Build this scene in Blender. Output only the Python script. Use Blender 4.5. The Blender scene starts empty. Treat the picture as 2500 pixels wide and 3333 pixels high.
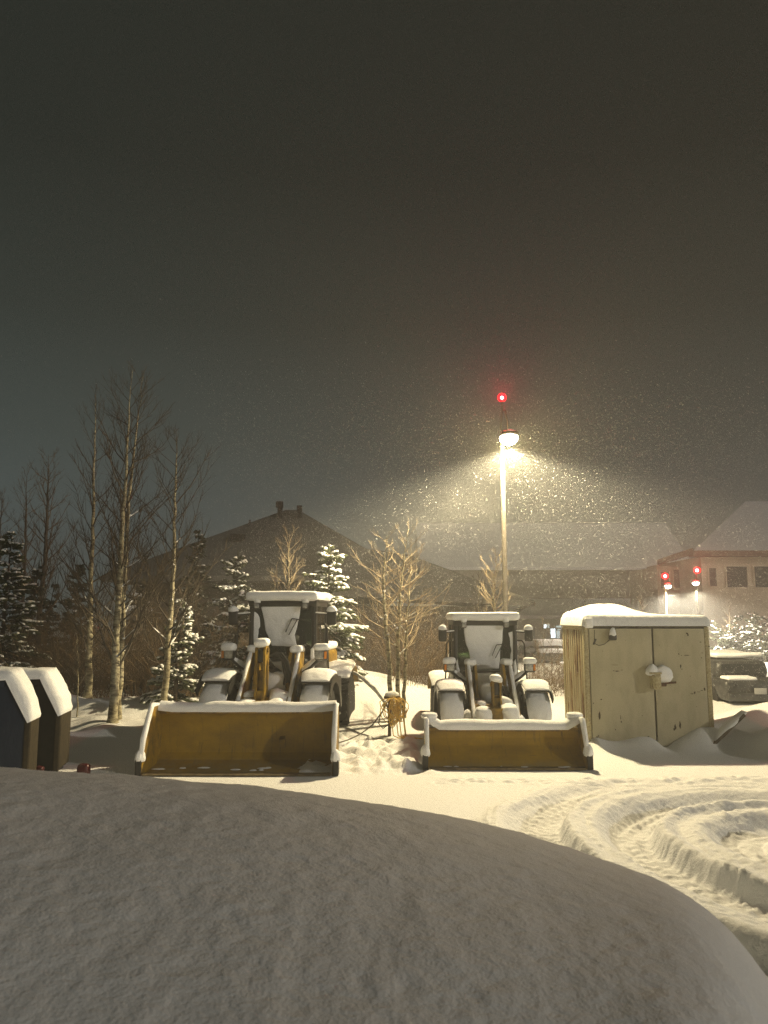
import bpy, bmesh, math, random
import numpy as np
from mathutils import Vector, Matrix, noise as mnoise

S = bpy.context.scene
COL = S.collection
R = math.radians
PI = math.pi

# ------------------------------------------------------------------ camera frame
EYE = 2.6
FPX = 2507.0
PITCH = math.atan(343.0 / FPX)
CP, SP = math.cos(PITCH), math.sin(PITCH)

def at(px, py, Y):
    """World point seen at pixel (px, py) of the 2500x3333 frame at the distance Y."""
    xc = (px - 1250.0) / FPX
    zc = (1667.0 - py) / FPX
    ry = CP - zc * SP
    rz = SP + zc * CP
    return Vector((xc / ry * Y, Y, EYE + rz / ry * Y))

# ------------------------------------------------------------------ materials
def new_mat(name):
    m = bpy.data.materials.new(name)
    m.use_nodes = True
    nt = m.node_tree
    for n in list(nt.nodes):
        nt.nodes.remove(n)
    out = nt.nodes.new('ShaderNodeOutputMaterial')
    return m, nt, out

def mat(name, col, rough=0.6, metal=0.0, col2=None, scale=6.0, lo=0.4, hi=0.65, bump=0.0, bscale=40.0, detail=6.0,
        stretch=(1, 1, 1), sheen=0.0, spec=0.4, bdist=0.02):
    m, nt, out = new_mat(name)
    b = nt.nodes.new('ShaderNodeBsdfPrincipled')
    nt.links.new(b.outputs[0], out.inputs[0])
    b.inputs['Base Color'].default_value = (*col, 1)
    b.inputs['Roughness'].default_value = rough
    b.inputs['Metallic'].default_value = metal
    b.inputs['Specular IOR Level'].default_value = spec
    tc = nt.nodes.new('ShaderNodeTexCoord')
    mp = nt.nodes.new('ShaderNodeMapping')
    mp.inputs['Scale'].default_value = stretch
    nt.links.new(tc.outputs['Object'], mp.inputs[0])
    if col2 is not None:
        n = nt.nodes.new('ShaderNodeTexNoise')
        n.inputs['Scale'].default_value = scale
        n.inputs['Detail'].default_value = detail
        n.inputs['Roughness'].default_value = 0.65
        r = nt.nodes.new('ShaderNodeValToRGB')
        r.color_ramp.elements[0].position = lo
        r.color_ramp.elements[0].color = (*col, 1)
        r.color_ramp.elements[1].position = hi
        r.color_ramp.elements[1].color = (*col2, 1)
        nt.links.new(mp.outputs[0], n.inputs['Vector'])
        nt.links.new(n.outputs['Fac'], r.inputs[0])
        nt.links.new(r.outputs[0], b.inputs['Base Color'])
    if bump:
        n2 = nt.nodes.new('ShaderNodeTexNoise')
        n2.inputs['Scale'].default_value = bscale
        n2.inputs['Detail'].default_value = 5.0
        nt.links.new(mp.outputs[0], n2.inputs['Vector'])
        bp = nt.nodes.new('ShaderNodeBump')
        bp.inputs['Strength'].default_value = bump
        bp.inputs['Distance'].default_value = bdist
        nt.links.new(n2.outputs['Fac'], bp.inputs['Height'])
        nt.links.new(bp.outputs[0], b.inputs['Normal'])
    return m

def emit(name, col, strength):
    m, nt, out = new_mat(name)
    e = nt.nodes.new('ShaderNodeEmission')
    e.inputs[0].default_value = (*col, 1)
    e.inputs[1].default_value = strength
    nt.links.new(e.outputs[0], out.inputs[0])
    return m

def glass(name, tint):
    m, nt, out = new_mat(name)
    t = nt.nodes.new('ShaderNodeBsdfTransparent')
    t.inputs[0].default_value = (*tint, 1)
    g = nt.nodes.new('ShaderNodeBsdfGlossy')
    g.inputs['Roughness'].default_value = 0.04
    f = nt.nodes.new('ShaderNodeFresnel')
    f.inputs[0].default_value = 1.5
    mx = nt.nodes.new('ShaderNodeMixShader')
    nt.links.new(f.outputs[0], mx.inputs[0])
    nt.links.new(t.outputs[0], mx.inputs[1])
    nt.links.new(g.outputs[0], mx.inputs[2])
    nt.links.new(mx.outputs[0], out.inputs[0])
    return m

def snow_mat(name, col, fine=120.0, coarse=9.0, fs=0.35, cs=0.5, cdist=0.05, fdist=0.006, var=0.0):
    m, nt, out = new_mat(name)
    b = nt.nodes.new('ShaderNodeBsdfPrincipled')
    b.inputs['Base Color'].default_value = (*col, 1)
    b.inputs['Roughness'].default_value = 0.75
    b.inputs['Specular IOR Level'].default_value = 0.25
    nt.links.new(b.outputs[0], out.inputs[0])
    geo = nt.nodes.new('ShaderNodeNewGeometry')
    n1 = nt.nodes.new('ShaderNodeTexNoise')
    n1.inputs['Scale'].default_value = coarse
    n1.inputs['Detail'].default_value = 4.0
    n2 = nt.nodes.new('ShaderNodeTexNoise')
    n2.inputs['Scale'].default_value = fine
    n2.inputs['Detail'].default_value = 3.0
    for n in (n1, n2):
        nt.links.new(geo.outputs['Position'], n.inputs['Vector'])
    b1 = nt.nodes.new('ShaderNodeBump')
    b1.inputs['Strength'].default_value = cs
    b1.inputs['Distance'].default_value = cdist
    b2 = nt.nodes.new('ShaderNodeBump')
    b2.inputs['Strength'].default_value = fs
    b2.inputs['Distance'].default_value = fdist
    nt.links.new(n1.outputs['Fac'], b1.inputs['Height'])
    nt.links.new(n2.outputs['Fac'], b2.inputs['Height'])
    nt.links.new(b1.outputs[0], b2.inputs['Normal'])
    nt.links.new(b2.outputs[0], b.inputs['Normal'])
    return m

def bucket_mat():
    m, nt, out = new_mat('bucket_yellow')
    N = nt.nodes.new; Lk = nt.links.new
    b = N('ShaderNodeBsdfPrincipled'); Lk(b.outputs[0], out.inputs[0]); b.inputs['Roughness'].default_value = 0.62
    tc = N('ShaderNodeTexCoord')
    def noise(scale, stretch, detail, lo, hi):
        mp = N('ShaderNodeMapping'); mp.inputs['Scale'].default_value = stretch; Lk(tc.outputs['Object'], mp.inputs[0])
        n = N('ShaderNodeTexNoise'); n.inputs['Scale'].default_value = scale; n.inputs['Detail'].default_value = detail; n.inputs['Roughness'].default_value = 0.7
        Lk(mp.outputs[0], n.inputs['Vector'])
        r = N('ShaderNodeMapRange'); r.inputs['From Min'].default_value = lo; r.inputs['From Max'].default_value = hi; Lk(n.outputs['Fac'], r.inputs['Value'])
        return r.outputs[0], n.outputs['Fac']
    def mix(f, c1, c2):
        x = N('ShaderNodeMix'); x.data_type = 'RGBA'; Lk(f, x.inputs[0])
        for k, c in ((6, c1), (7, c2)):
            if isinstance(c, tuple): x.inputs[k].default_value = (*c, 1)
            else: Lk(c, x.inputs[k])
        return x.outputs[2]
    big, raw = noise(1.6, (0.8, 1, 1.4), 6, 0.38, 0.66)
    c = mix(big, (0.34, 0.205, 0.003), (0.20, 0.118, 0.004))
    st, _ = noise(3.0, (5.0, 1, 0.45), 5, 0.56, 0.74)
    c = mix(st, c, (0.11, 0.072, 0.012))
    sc, _ = noise(7.0, (0.5, 1, 5.0), 7, 0.64, 0.72)
    c = mix(sc, c, (0.10, 0.055, 0.02))
    sp = N('ShaderNodeSeparateXYZ'); Lk(tc.outputs['Object'], sp.inputs[0])
    # scraped steel with a dusting of snow along the bottom
    zz = N('ShaderNodeMapRange'); zz.inputs['From Min'].default_value = 0.14; zz.inputs['From Max'].default_value = 0.01
    Lk(sp.outputs['Z'], zz.inputs['Value'])
    ed, raw2 = noise(4.0, (1.5, 1, 4), 6, 0.36, 0.60)
    mu = N('ShaderNodeMath'); mu.operation = 'MULTIPLY'; Lk(zz.outputs[0], mu.inputs[0]); Lk(ed, mu.inputs[1])
    c = mix(mu.outputs[0], c, (0.24, 0.19, 0.10))
    Lk(c, b.inputs['Base Color'])
    bp = N('ShaderNodeBump'); bp.inputs['Strength'].default_value = 0.5; bp.inputs['Distance'].default_value = 0.02
    Lk(raw, bp.inputs['Height']); Lk(bp.outputs[0], b.inputs['Normal'])
    return m

M = {}
M['snow'] = snow_mat('snow', (0.84, 0.85, 0.86), 90, 10, 0.5, 0.45, 0.04, 0.01)
M['ground_snow'] = snow_mat('ground_snow', (0.83, 0.84, 0.85), 60, 17, 0.45, 0.3, 0.035, 0.012)
M['mound_snow'] = snow_mat('mound_snow', (0.83, 0.83, 0.83), 120, 34, 0.38, 0.3, 0.02, 0.007)
M['branch_snow'] = snow_mat('branch_snow', (0.82, 0.83, 0.84), 60, 15, 0.3, 0.3)
M['yellow'] = mat('yellow_paint', (0.32, 0.19, 0.010), 0.5, 0, (0.11, 0.07, 0.018), 6, 0.40, 0.66, 0.25, 60)
M['bucket_yellow'] = bucket_mat()
M['worn_steel'] = mat('worn_steel', (0.10, 0.075, 0.04), 0.55, 0.3, (0.22, 0.17, 0.09), 8, 0.4, 0.7, 0.3, 50)
M['black_metal'] = mat('black_metal', (0.012, 0.012, 0.012), 0.45, 0, (0.03, 0.028, 0.024), 9, 0.45, 0.7, 0.1)
M['dark_frame'] = mat('dark_frame', (0.012, 0.012, 0.011), 0.45, 0, (0.04, 0.036, 0.03), 12, 0.52, 0.78, 0.2)
M['rubber'] = mat('rubber', (0.014, 0.014, 0.014), 0.85, 0, (0.035, 0.033, 0.03), 20, 0.45, 0.7, 0.4, 60)
M['seat'] = mat('seat_fabric', (0.02, 0.02, 0.022), 0.9)
M['lens'] = mat('lamp_lens', (0.55, 0.55, 0.52), 0.12, 0.6, (0.25, 0.25, 0.24), 30, 0.4, 0.6, 0.5, 60)
M['amber'] = mat('amber_lens', (0.65, 0.22, 0.02), 0.2)
M['glass'] = glass('cab_glass', (0.40, 0.46, 0.39))
M['pole'] = mat('pole_paint', (0.15, 0.13, 0.11), 0.5, 0.1, (0.10, 0.085, 0.07), 12)
M['dark_pole'] = mat('dark_pole_paint', (0.05, 0.045, 0.04), 0.5, 0.2)
M['container'] = mat('container_paint', (0.43, 0.39, 0.265), 0.55, 0, (0.32, 0.285, 0.185), 4.0, 0.46, 0.82, 0.35, 5, detail=9, stretch=(1, 1, 0.4))
M['rust'] = mat('rust', (0.11, 0.038, 0.012), 0.9, 0, (0.035, 0.016, 0.008), 25)
M['chip'] = mat('paint_chip', (0.06, 0.035, 0.012), 0.9, 0, (0.025, 0.016, 0.008), 30)
M['galv'] = mat('galvanised', (0.45, 0.40, 0.24), 0.5, 0.2, (0.28, 0.22, 0.11), 30)
M['bin_blue'] = mat('bin_blue', (0.018, 0.026, 0.045), 0.85, 0, (0.034, 0.044, 0.062), 7, 0.45, 0.8, 0.2, 20, stretch=(2, 2, 0.6), spec=0.12)
M['bin_black'] = mat('bin_black', (0.008, 0.009, 0.008), 0.9, 0, (0.016, 0.016, 0.013), 7, spec=0.1)
M['lamplit_bin_edge'] = mat('lamplit_bin_edge', (0.032, 0.026, 0.017), 0.85, 0, (0.055, 0.044, 0.026), 10, spec=0.15)  # brownish lamplight on the bins' right faces, put into the colour
M['red'] = mat('red_plastic', (0.055, 0.004, 0.005), 0.35)
M['hose'] = mat('hose_yellow', (0.84, 0.60, 0.16), 0.5, 0, (0.66, 0.42, 0.09), 15)
M['cord'] = mat('dark_cord', (0.05, 0.045, 0.035), 0.6)
M['timber'] = mat('timber', (0.05, 0.035, 0.022), 0.85, 0, (0.11, 0.08, 0.05), 16, stretch=(1, 1, 0.2))
M['roof_dark'] = mat('unlit_snow_roof', (0.115, 0.11, 0.10), 0.9, 0, (0.16, 0.155, 0.145), 1.6, 0.35, 0.7, 0.6, 8)  # snowy roof in the dark: its lack of light is put into the colour
M['wall_dark'] = mat('dark_timber_wall', (0.055, 0.042, 0.03), 0.85, 0, (0.085, 0.065, 0.045), 2.0, stretch=(1, 1, 3))
M['metal_dark'] = mat('flue_metal', (0.035, 0.030, 0.026), 0.6, 0.2)
M['roof_snow'] = snow_mat('roof_snow', (0.80, 0.80, 0.81), 20, 1.5, 0.3, 0.3)
M['wall_tan'] = mat('tan_stucco', (0.60, 0.52, 0.40), 0.9, 0, (0.52, 0.45, 0.34), 0.8, bump=0.3, bscale=12)
M['wall_brown'] = mat('brown_siding', (0.27, 0.235, 0.20), 0.9, 0, (0.21, 0.18, 0.155), 0.7)
M['fascia'] = mat('red_brown_fascia', (0.16, 0.07, 0.05), 0.8, 0, (0.12, 0.055, 0.045), 2)
M['window_dark'] = mat('dark_window', (0.03, 0.032, 0.034), 0.12, 0, (0.05, 0.05, 0.05), 3, spec=0.6)
M['window_frame'] = mat('window_frame', (0.10, 0.085, 0.07), 0.7)
M['window_lit'] = emit('lit_window', (0.80, 0.93, 1.0), 2.6)
M['window_dim'] = emit('dim_lit_window', (0.75, 0.9, 0.9), 0.7)
M['shaded_car_paint'] = mat('shaded_car_paint', (0.05, 0.053, 0.055), 0.4, 0.3, (0.09, 0.09, 0.09), 6)  # dark tone carries the shade lying on the near car
M['plate'] = mat('number_plate', (0.35, 0.35, 0.34), 0.5)
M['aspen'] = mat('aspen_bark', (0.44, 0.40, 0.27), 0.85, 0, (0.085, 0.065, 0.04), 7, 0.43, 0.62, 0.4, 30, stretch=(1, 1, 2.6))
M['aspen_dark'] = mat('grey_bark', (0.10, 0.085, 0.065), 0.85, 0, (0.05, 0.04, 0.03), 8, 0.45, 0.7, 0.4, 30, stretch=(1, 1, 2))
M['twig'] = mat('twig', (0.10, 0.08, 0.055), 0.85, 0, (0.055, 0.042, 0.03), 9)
M['twig_gold'] = mat('lamplit_twig', (0.46, 0.38, 0.25), 0.8, 0, (0.33, 0.24, 0.16), 9)  # lighter copy of twig, golden lamplight put into the colour
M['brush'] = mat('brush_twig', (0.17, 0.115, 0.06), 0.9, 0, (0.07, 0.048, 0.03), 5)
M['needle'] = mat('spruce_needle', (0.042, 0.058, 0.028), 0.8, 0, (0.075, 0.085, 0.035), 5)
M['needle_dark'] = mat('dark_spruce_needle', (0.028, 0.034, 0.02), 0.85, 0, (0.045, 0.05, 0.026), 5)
M['spruce_bark'] = mat('spruce_bark', (0.06, 0.045, 0.03), 0.9)
M['flake'] = mat('snowflake', (0.88, 0.88, 0.88), 0.8)
M['lamp_glow'] = emit('lamp_lens_glow', (1.0, 0.90, 0.60), 90.0)
M['lamp_far'] = emit('far_lamp_glow', (1.0, 0.93, 0.75), 14.0)
M['bulb'] = emit('beacon_bulb', (1.0, 0.85, 0.85), 40.0)
_m, _nt, _o = new_mat('red_beacon_lens')
_t = _nt.nodes.new('ShaderNodeBsdfTransparent'); _t.inputs[0].default_value = (1.0, 0.25, 0.25, 1)
_e = _nt.nodes.new('ShaderNodeEmission'); _e.inputs[0].default_value = (1.0, 0.01, 0.02, 1); _e.inputs[1].default_value = 2.6
_a = _nt.nodes.new('ShaderNodeAddShader'); _nt.links.new(_t.outputs[0], _a.inputs[0]); _nt.links.new(_e.outputs[0], _a.inputs[1]); _nt.links.new(_a.outputs[0], _o.inputs[0])
M['beacon'] = _m

# ------------------------------------------------------------------ mesh builder
class MB:
    def __init__(self):
        self.v, self.f, self.mi = [], [], []
        self.cur = 0
    def add(self, vs, fs):
        o = len(self.v)
        self.v.extend([tuple(p) for p in vs])
        self.f.extend([tuple(i + o for i in f) for f in fs])
        self.mi.extend([self.cur] * len(fs))
        return o
    def rbox(self, c, size, r=0.0, n=1, noise=0.0, nscale=3.0, rot=None, seed=0.0):
        hs = [s * 0.5 for s in size]
        r = min(r, min(hs) * 0.98)
        def coords(h):
            if r <= 0:
                return [-h + 2 * h * i / n for i in range(n + 1)]
            a = [-h, -h + 0.29 * r, -h + r]
            inn = [-h + r + (2 * h - 2 * r) * i / n for i in range(1, n)]
            return a + inn + [h - r, h - 0.29 * r, h]
        cs = [coords(h) for h in hs]
        ids, vs, fs = {}, [], []
        def vid(p):
            k = (round(p[0], 5), round(p[1], 5), round(p[2], 5))
            if k in ids:
                return ids[k]
            q = Vector(p)
            if r > 0:
                inn = Vector([max(-(hs[a] - r), min(hs[a] - r, p[a])) for a in range(3)])
                d = q - inn
                if d.length > 1e-9:
                    q = inn + d.normalized() * r
            if noise:
                w = mnoise.noise_vector(q * nscale + Vector((seed, seed * 1.7, seed * 0.3)))
                q = q + w * noise
            if rot is not None:
                q = rot @ q
            vs.append(q + Vector(c))
            ids[k] = len(vs) - 1
            return ids[k]
        for ax in range(3):
            u, w = (ax + 1) % 3, (ax + 2) % 3
            for sgn in (-1, 1):
                for i in range(len(cs[u]) - 1):
                    for j in range(len(cs[w]) - 1):
                        quad = []
                        for (a, b) in ((i, j), (i + 1, j), (i + 1, j + 1), (i, j + 1)):
                            p = [0, 0, 0]
                            p[ax] = sgn * hs[ax]
                            p[u] = cs[u][a]
                            p[w] = cs[w][b]
                            quad.append(vid(p))
                        if sgn < 0:
                            quad.reverse()
                        if len(set(quad)) >= 3:
                            fs.append(quad)
        self.add(vs, fs)
    def prism(self, poly, x0, x1, axis='x'):
        """Extrude a 2-D polygon; axis x: poly is (y,z); y: (x,z); z: (x,y)."""
        n = len(poly)
        def mk(a, b, t):
            return {'x': (t, a, b), 'y': (a, t, b), 'z': (a, b, t)}[axis]
        vs = [mk(a, b, x0) for a, b in poly] + [mk(a, b, x1) for a, b in poly]
        fs = [tuple(range(n)), tuple(range(2 * n - 1, n - 1, -1))]
        for i in range(n):
            j = (i + 1) % n
            fs.append((j, i, n + i, n + j))
        self.add(vs, fs)
    def tube(self, path, rad, sides=6, cap=True):
        P = [Vector(p) for p in path]
        n = len(P)
        if not hasattr(rad, '__len__'):
            rad = [rad] * n
        t0 = (P[1] - P[0]).normalized()
        up = Vector((0, 0, 1)) if abs(t0.z) < 0.9 else Vector((1, 0, 0))
        nx = t0.cross(up).normalized()
        vs, fs = [], []
        for i in range(n):
            if i == 0: t = t0
            elif i == n - 1: t = (P[i] - P[i - 1]).normalized()
            else: t = (P[i + 1] - P[i - 1]).normalized()
            nx = nx - t * nx.dot(t)
            if nx.length < 1e-6: nx = t.orthogonal()
            nx.normalize()
            ny = t.cross(nx)
            for k in range(sides):
                a = 2 * PI * k / sides
                vs.append(P[i] + (nx * math.cos(a) + ny * math.sin(a)) * rad[i])
        for i in range(n - 1):
            for k in range(sides):
                k2 = (k + 1) % sides
                fs.append((i * sides + k, i * sides + k2, (i + 1) * sides + k2, (i + 1) * sides + k))
        if cap and sides > 2:
            fs.append(tuple(range(sides - 1, -1, -1)))
            fs.append(tuple(range((n - 1) * sides, n * sides)))
        self.add(vs, fs)
    def lathe(self, prof, c, axis='x', seg=28, closed=False):
        """prof: list of (radius, offset along the axis)."""
        vs, fs = [], []
        n = len(prof)
        for k in range(seg):
            a = 2 * PI * k / seg
            ca, sa = math.cos(a), math.sin(a)
            for (r, h) in prof:
                if axis == 'x': p = (c[0] + h, c[1] + r * ca, c[2] + r * sa)
                elif axis == 'y': p = (c[0] + r * ca, c[1] + h, c[2] + r * sa)
                else: p = (c[0] + r * ca, c[1] + r * sa, c[2] + h)
                vs.append(p)
        for k in range(seg):
            k2 = (k + 1) % seg
            for i in range(n - 1):
                fs.append((k * n + i, k2 * n + i, k2 * n + i + 1, k * n + i + 1))
        if not closed:
            fs.append(tuple(k * n for k in range(seg - 1, -1, -1)))
            fs.append(tuple(k * n + n - 1 for k in range(seg)))
        self.add(vs, fs)
    def ridge(self, path, w, h, under=0.02, side=None, jit=0.12, seed=1, ends=True, profile=None):
        """A soft ridge of snow lying along a path: half-round section, irregular height."""
        rnd = random.Random(seed)
        P = [Vector(p) for p in path]
        # resample
        Q = []
        for i in range(len(P) - 1):
            d = (P[i + 1] - P[i]).length
            k = max(1, int(d / 0.09))
            for j in range(k):
                Q.append(P[i].lerp(P[i + 1], j / k))
        Q.append(P[-1])
        n = len(Q)
        ph = rnd.random() * 50
        vs, fs = [], []
        prof = [(-0.96, -under / max(h, 1e-6)), (-1.0, 0.25), (-0.86, 0.62), (-0.5, 0.92), (0, 1.0), (0.5, 0.92), (0.86, 0.62), (1.0, 0.25), (0.96, -under / max(h, 1e-6))]
        m = len(prof)
        for i in range(n):
            t = (Q[min(i + 1, n - 1)] - Q[max(i - 1, 0)]).normalized()
            sd = Vector(side) if side is not None else t.cross(Vector((0, 0, 1)))
            sd.normalize()
            up = sd.cross(t).normalized()
            if up.z < 0 and side is None: up = -up
            if side is not None and up.z < -0.05: up = -up
            e = 1.0
            if ends:
                e = min(1.0, 0.35 + 2.2 * min(i, n - 1 - i) / max(4, n * 0.25)) if n > 4 else 0.8
                e = min(1.0, 0.45 + 0.2 * min(i, n - 1 - i))
            hh = h * e * (1 + jit * 2 * (mnoise.noise(Vector((i * 0.21 + ph, 0.3, 0)))))
            ww = w * 0.5 * (0.7 + 0.3 * e) * (1 + jit * 0.8 * mnoise.noise(Vector((i * 0.33 + ph, 7.3, 0))))
            for (a, b) in prof:
                vs.append(Q[i] + sd * (a * ww) + up * (b * hh))
        for i in range(n - 1):
            for k in range(m - 1):
                fs.append((i * m + k, i * m + k + 1, (i + 1) * m + k + 1, (i + 1) * m + k))
            fs.append((i * m + m - 1, i * m, (i + 1) * m, (i + 1) * m + m - 1))
        fs.append(tuple(range(m - 1, -1, -1)))
        fs.append(tuple(range((n - 1) * m, n * m)))
        self.add(vs, fs)
    def slab(self, poly, origin, ux, uz, nrm, thick, seed=0, dome=0.25, jag=0.0):
        """Snow plastered on a plane: an outline in plane coordinates, thick and softly rounded."""
        rnd = random.Random(seed)
        O, ux, uz, nrm = Vector(origin), Vector(ux), Vector(uz), Vector(nrm)
        pts = []
        n0 = len(poly)
        for i in range(n0):
            a, b = Vector(poly[i]), Vector(poly[(i + 1) % n0])
            k = max(1, int((b - a).length / 0.06))
            for j in range(k):
                pts.append(a.lerp(b, j / k))
        if jag:
            pts = [p + Vector((rnd.uniform(-jag, jag), rnd.uniform(-jag, jag))) for p in pts]
        n = len(pts)
        c = sum(pts, Vector((0, 0))) / n
        rings = [(1.0, 0.0), (1.0, 0.45), (0.97, 0.8), (0.88, 1.0), (0.6, 1.0 + dome * 0.6), (0.3, 1.0 + dome)]
        vs, fs = [], []
        for (s, h) in rings:
            for p in pts:
                q = c + (p - c) * s
                w = O + ux * q.x + uz * q.y
                hh = h * thick * (1 + 0.25 * mnoise.noise(w * 5 + Vector((seed, 0, 0))))
                vs.append(w + nrm * hh)
        vs.append(O + ux * c.x + uz * c.y + nrm * thick * (1 + dome))
        for r in range(len(rings) - 1):
            for i in range(n):
                j = (i + 1) % n
                fs.append((r * n + i, r * n + j, (r + 1) * n + j, (r + 1) * n + i))
        L = (len(rings) - 1) * n
        for i in range(n):
            fs.append((L + i, L + (i + 1) % n, len(vs) - 1))
        fs.append(tuple(range(n - 1, -1, -1)))
        self.add(vs, fs)
    def blob(self, c, size, seed=0, noise=0.08, seg=10, rings=6, rot=None, flat=0.35):
        """A lump of snow: an ellipsoid with a flattened underside."""
        vs, fs = [], []
        for i in range(1, rings):
            th = PI * i / rings
            for k in range(seg):
                a = 2 * PI * k / seg
                d = Vector((math.sin(th) * math.cos(a), math.sin(th) * math.sin(a), math.cos(th)))
                w = 1 + noise * mnoise.noise(d * 2.2 + Vector((seed * 3.1, seed, 0))) * 2
                q = Vector((d.x * size[0], d.y * size[1], d.z * size[2] * (flat if d.z < 0 else 1))) * w
                if rot is not None: q = rot @ q
                vs.append(q + Vector(c))
        top = Vector((0, 0, size[2])); bot = Vector((0, 0, -size[2] * flat))
        if rot is not None: top = rot @ top; bot = rot @ bot
        vs.append(top + Vector(c)); vs.append(bot + Vector(c))
        T, B = len(vs) - 2, len(vs) - 1
        for i in range(rings - 2):
            for k in range(seg):
                k2 = (k + 1) % seg
                fs.append((i * seg + k, (i + 1) * seg + k, (i + 1) * seg + k2, i * seg + k2))
        for k in range(seg):
            k2 = (k + 1) % seg
            fs.append((T, k, k2))
            fs.append((B, (rings - 2) * seg + k2, (rings - 2) * seg + k))
        self.add(vs, fs)
    def xform(self, fn):
        self.v = [tuple(fn(Vector(p))) for p in self.v]
        return self
    def build(self, name, mats, parent=None, smooth=True, ang=38):
        me = bpy.data.meshes.new(name)
        me.from_pydata(self.v, [], self.f)
        if not isinstance(mats, (list, tuple)): mats = [mats]
        for m in mats: me.materials.append(m)
        if len(mats) > 1:
            me.polygons.foreach_set('material_index', self.mi)
        me.validate()
        if smooth:
            me.polygons.foreach_set('use_smooth', [True] * len(me.polygons))
            if ang: me.set_sharp_from_angle(angle=R(ang))
        me.update()
        o = bpy.data.objects.new(name, me)
        COL.objects.link(o)
        if parent is not None: o.parent = parent
        return o

def fast_mesh(name, V, Fq, m, parent=None, smooth=True):
    """numpy arrays: V (n,3), Fq (m,k)"""
    me = bpy.data.meshes.new(name)
    k = Fq.shape[1]
    me.vertices.add(len(V)); me.vertices.foreach_set('co', V.astype(np.float32).ravel())
    me.loops.add(Fq.size); me.loops.foreach_set('vertex_index', Fq.astype(np.int32).ravel())
    me.polygons.add(len(Fq))
    me.polygons.foreach_set('loop_start', np.arange(0, Fq.size, k, dtype=np.int32))
    me.polygons.foreach_set('use_smooth', np.full(len(Fq), smooth))
    me.materials.append(m)
    me.update(calc_edges=True)
    me.validate()
    o = bpy.data.objects.new(name, me)
    COL.objects.link(o)
    if parent is not None: o.parent = parent
    return o

def tag(o, label=None, cat=None, group=None, kind=None):
    if label: o['label'] = label
    if cat: o['category'] = cat
    if group: o['group'] = group
    if kind: o['kind'] = kind
    return o

def thing(name, loc, label, cat, group=None, rz=0.0):
    o = bpy.data.objects.new(name, None)
    o.empty_display_size = 0.3
    o.location = loc; o.rotation_euler = (0, 0, rz)
    COL.objects.link(o)
    return tag(o, label, cat, group)

def sstep(a, b, x):
    t = np.clip((x - a) / (b - a), 0, 1)
    return t * t * (3 - 2 * t)

# value noise on numpy arrays
_rs = np.random.RandomState(7)
_G = _rs.rand(256, 256)
def vnoise(x, y):
    xi = np.floor(x).astype(int); yi = np.floor(y).astype(int)
    fx = x - xi; fy = y - yi
    fx = fx * fx * (3 - 2 * fx); fy = fy * fy * (3 - 2 * fy)
    a = _G[xi % 256, yi % 256]; b = _G[(xi + 1) % 256, yi % 256]
    c = _G[xi % 256, (yi + 1) % 256]; d = _G[(xi + 1) % 256, (yi + 1) % 256]
    return (a * (1 - fx) + b * fx) * (1 - fy) + (c * (1 - fx) + d * fx) * fy - 0.5
def fbm(x, y, o=4):
    s = 0; a = 1.0
    for i in range(o):
        s = s + a * vnoise(x * 2 ** i + 17.3 * i, y * 2 ** i + 5.1 * i); a *= 0.5
    return s
LAMP_W = 5800.0
FAR_W = 7500.0
RED_W = 280.0
SUN_E = 1.1
SUN_AZ, SUN_EL = 54.0, 15.5
HAZE = 0.0060
SKY = [(0.130, 0.142, 0.136), (0.114, 0.124, 0.118), (0.063, 0.069, 0.061), (0.034, 0.0365, 0.030), (0.020, 0.0215, 0.017), (0.017, 0.0182, 0.0145)]

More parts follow.
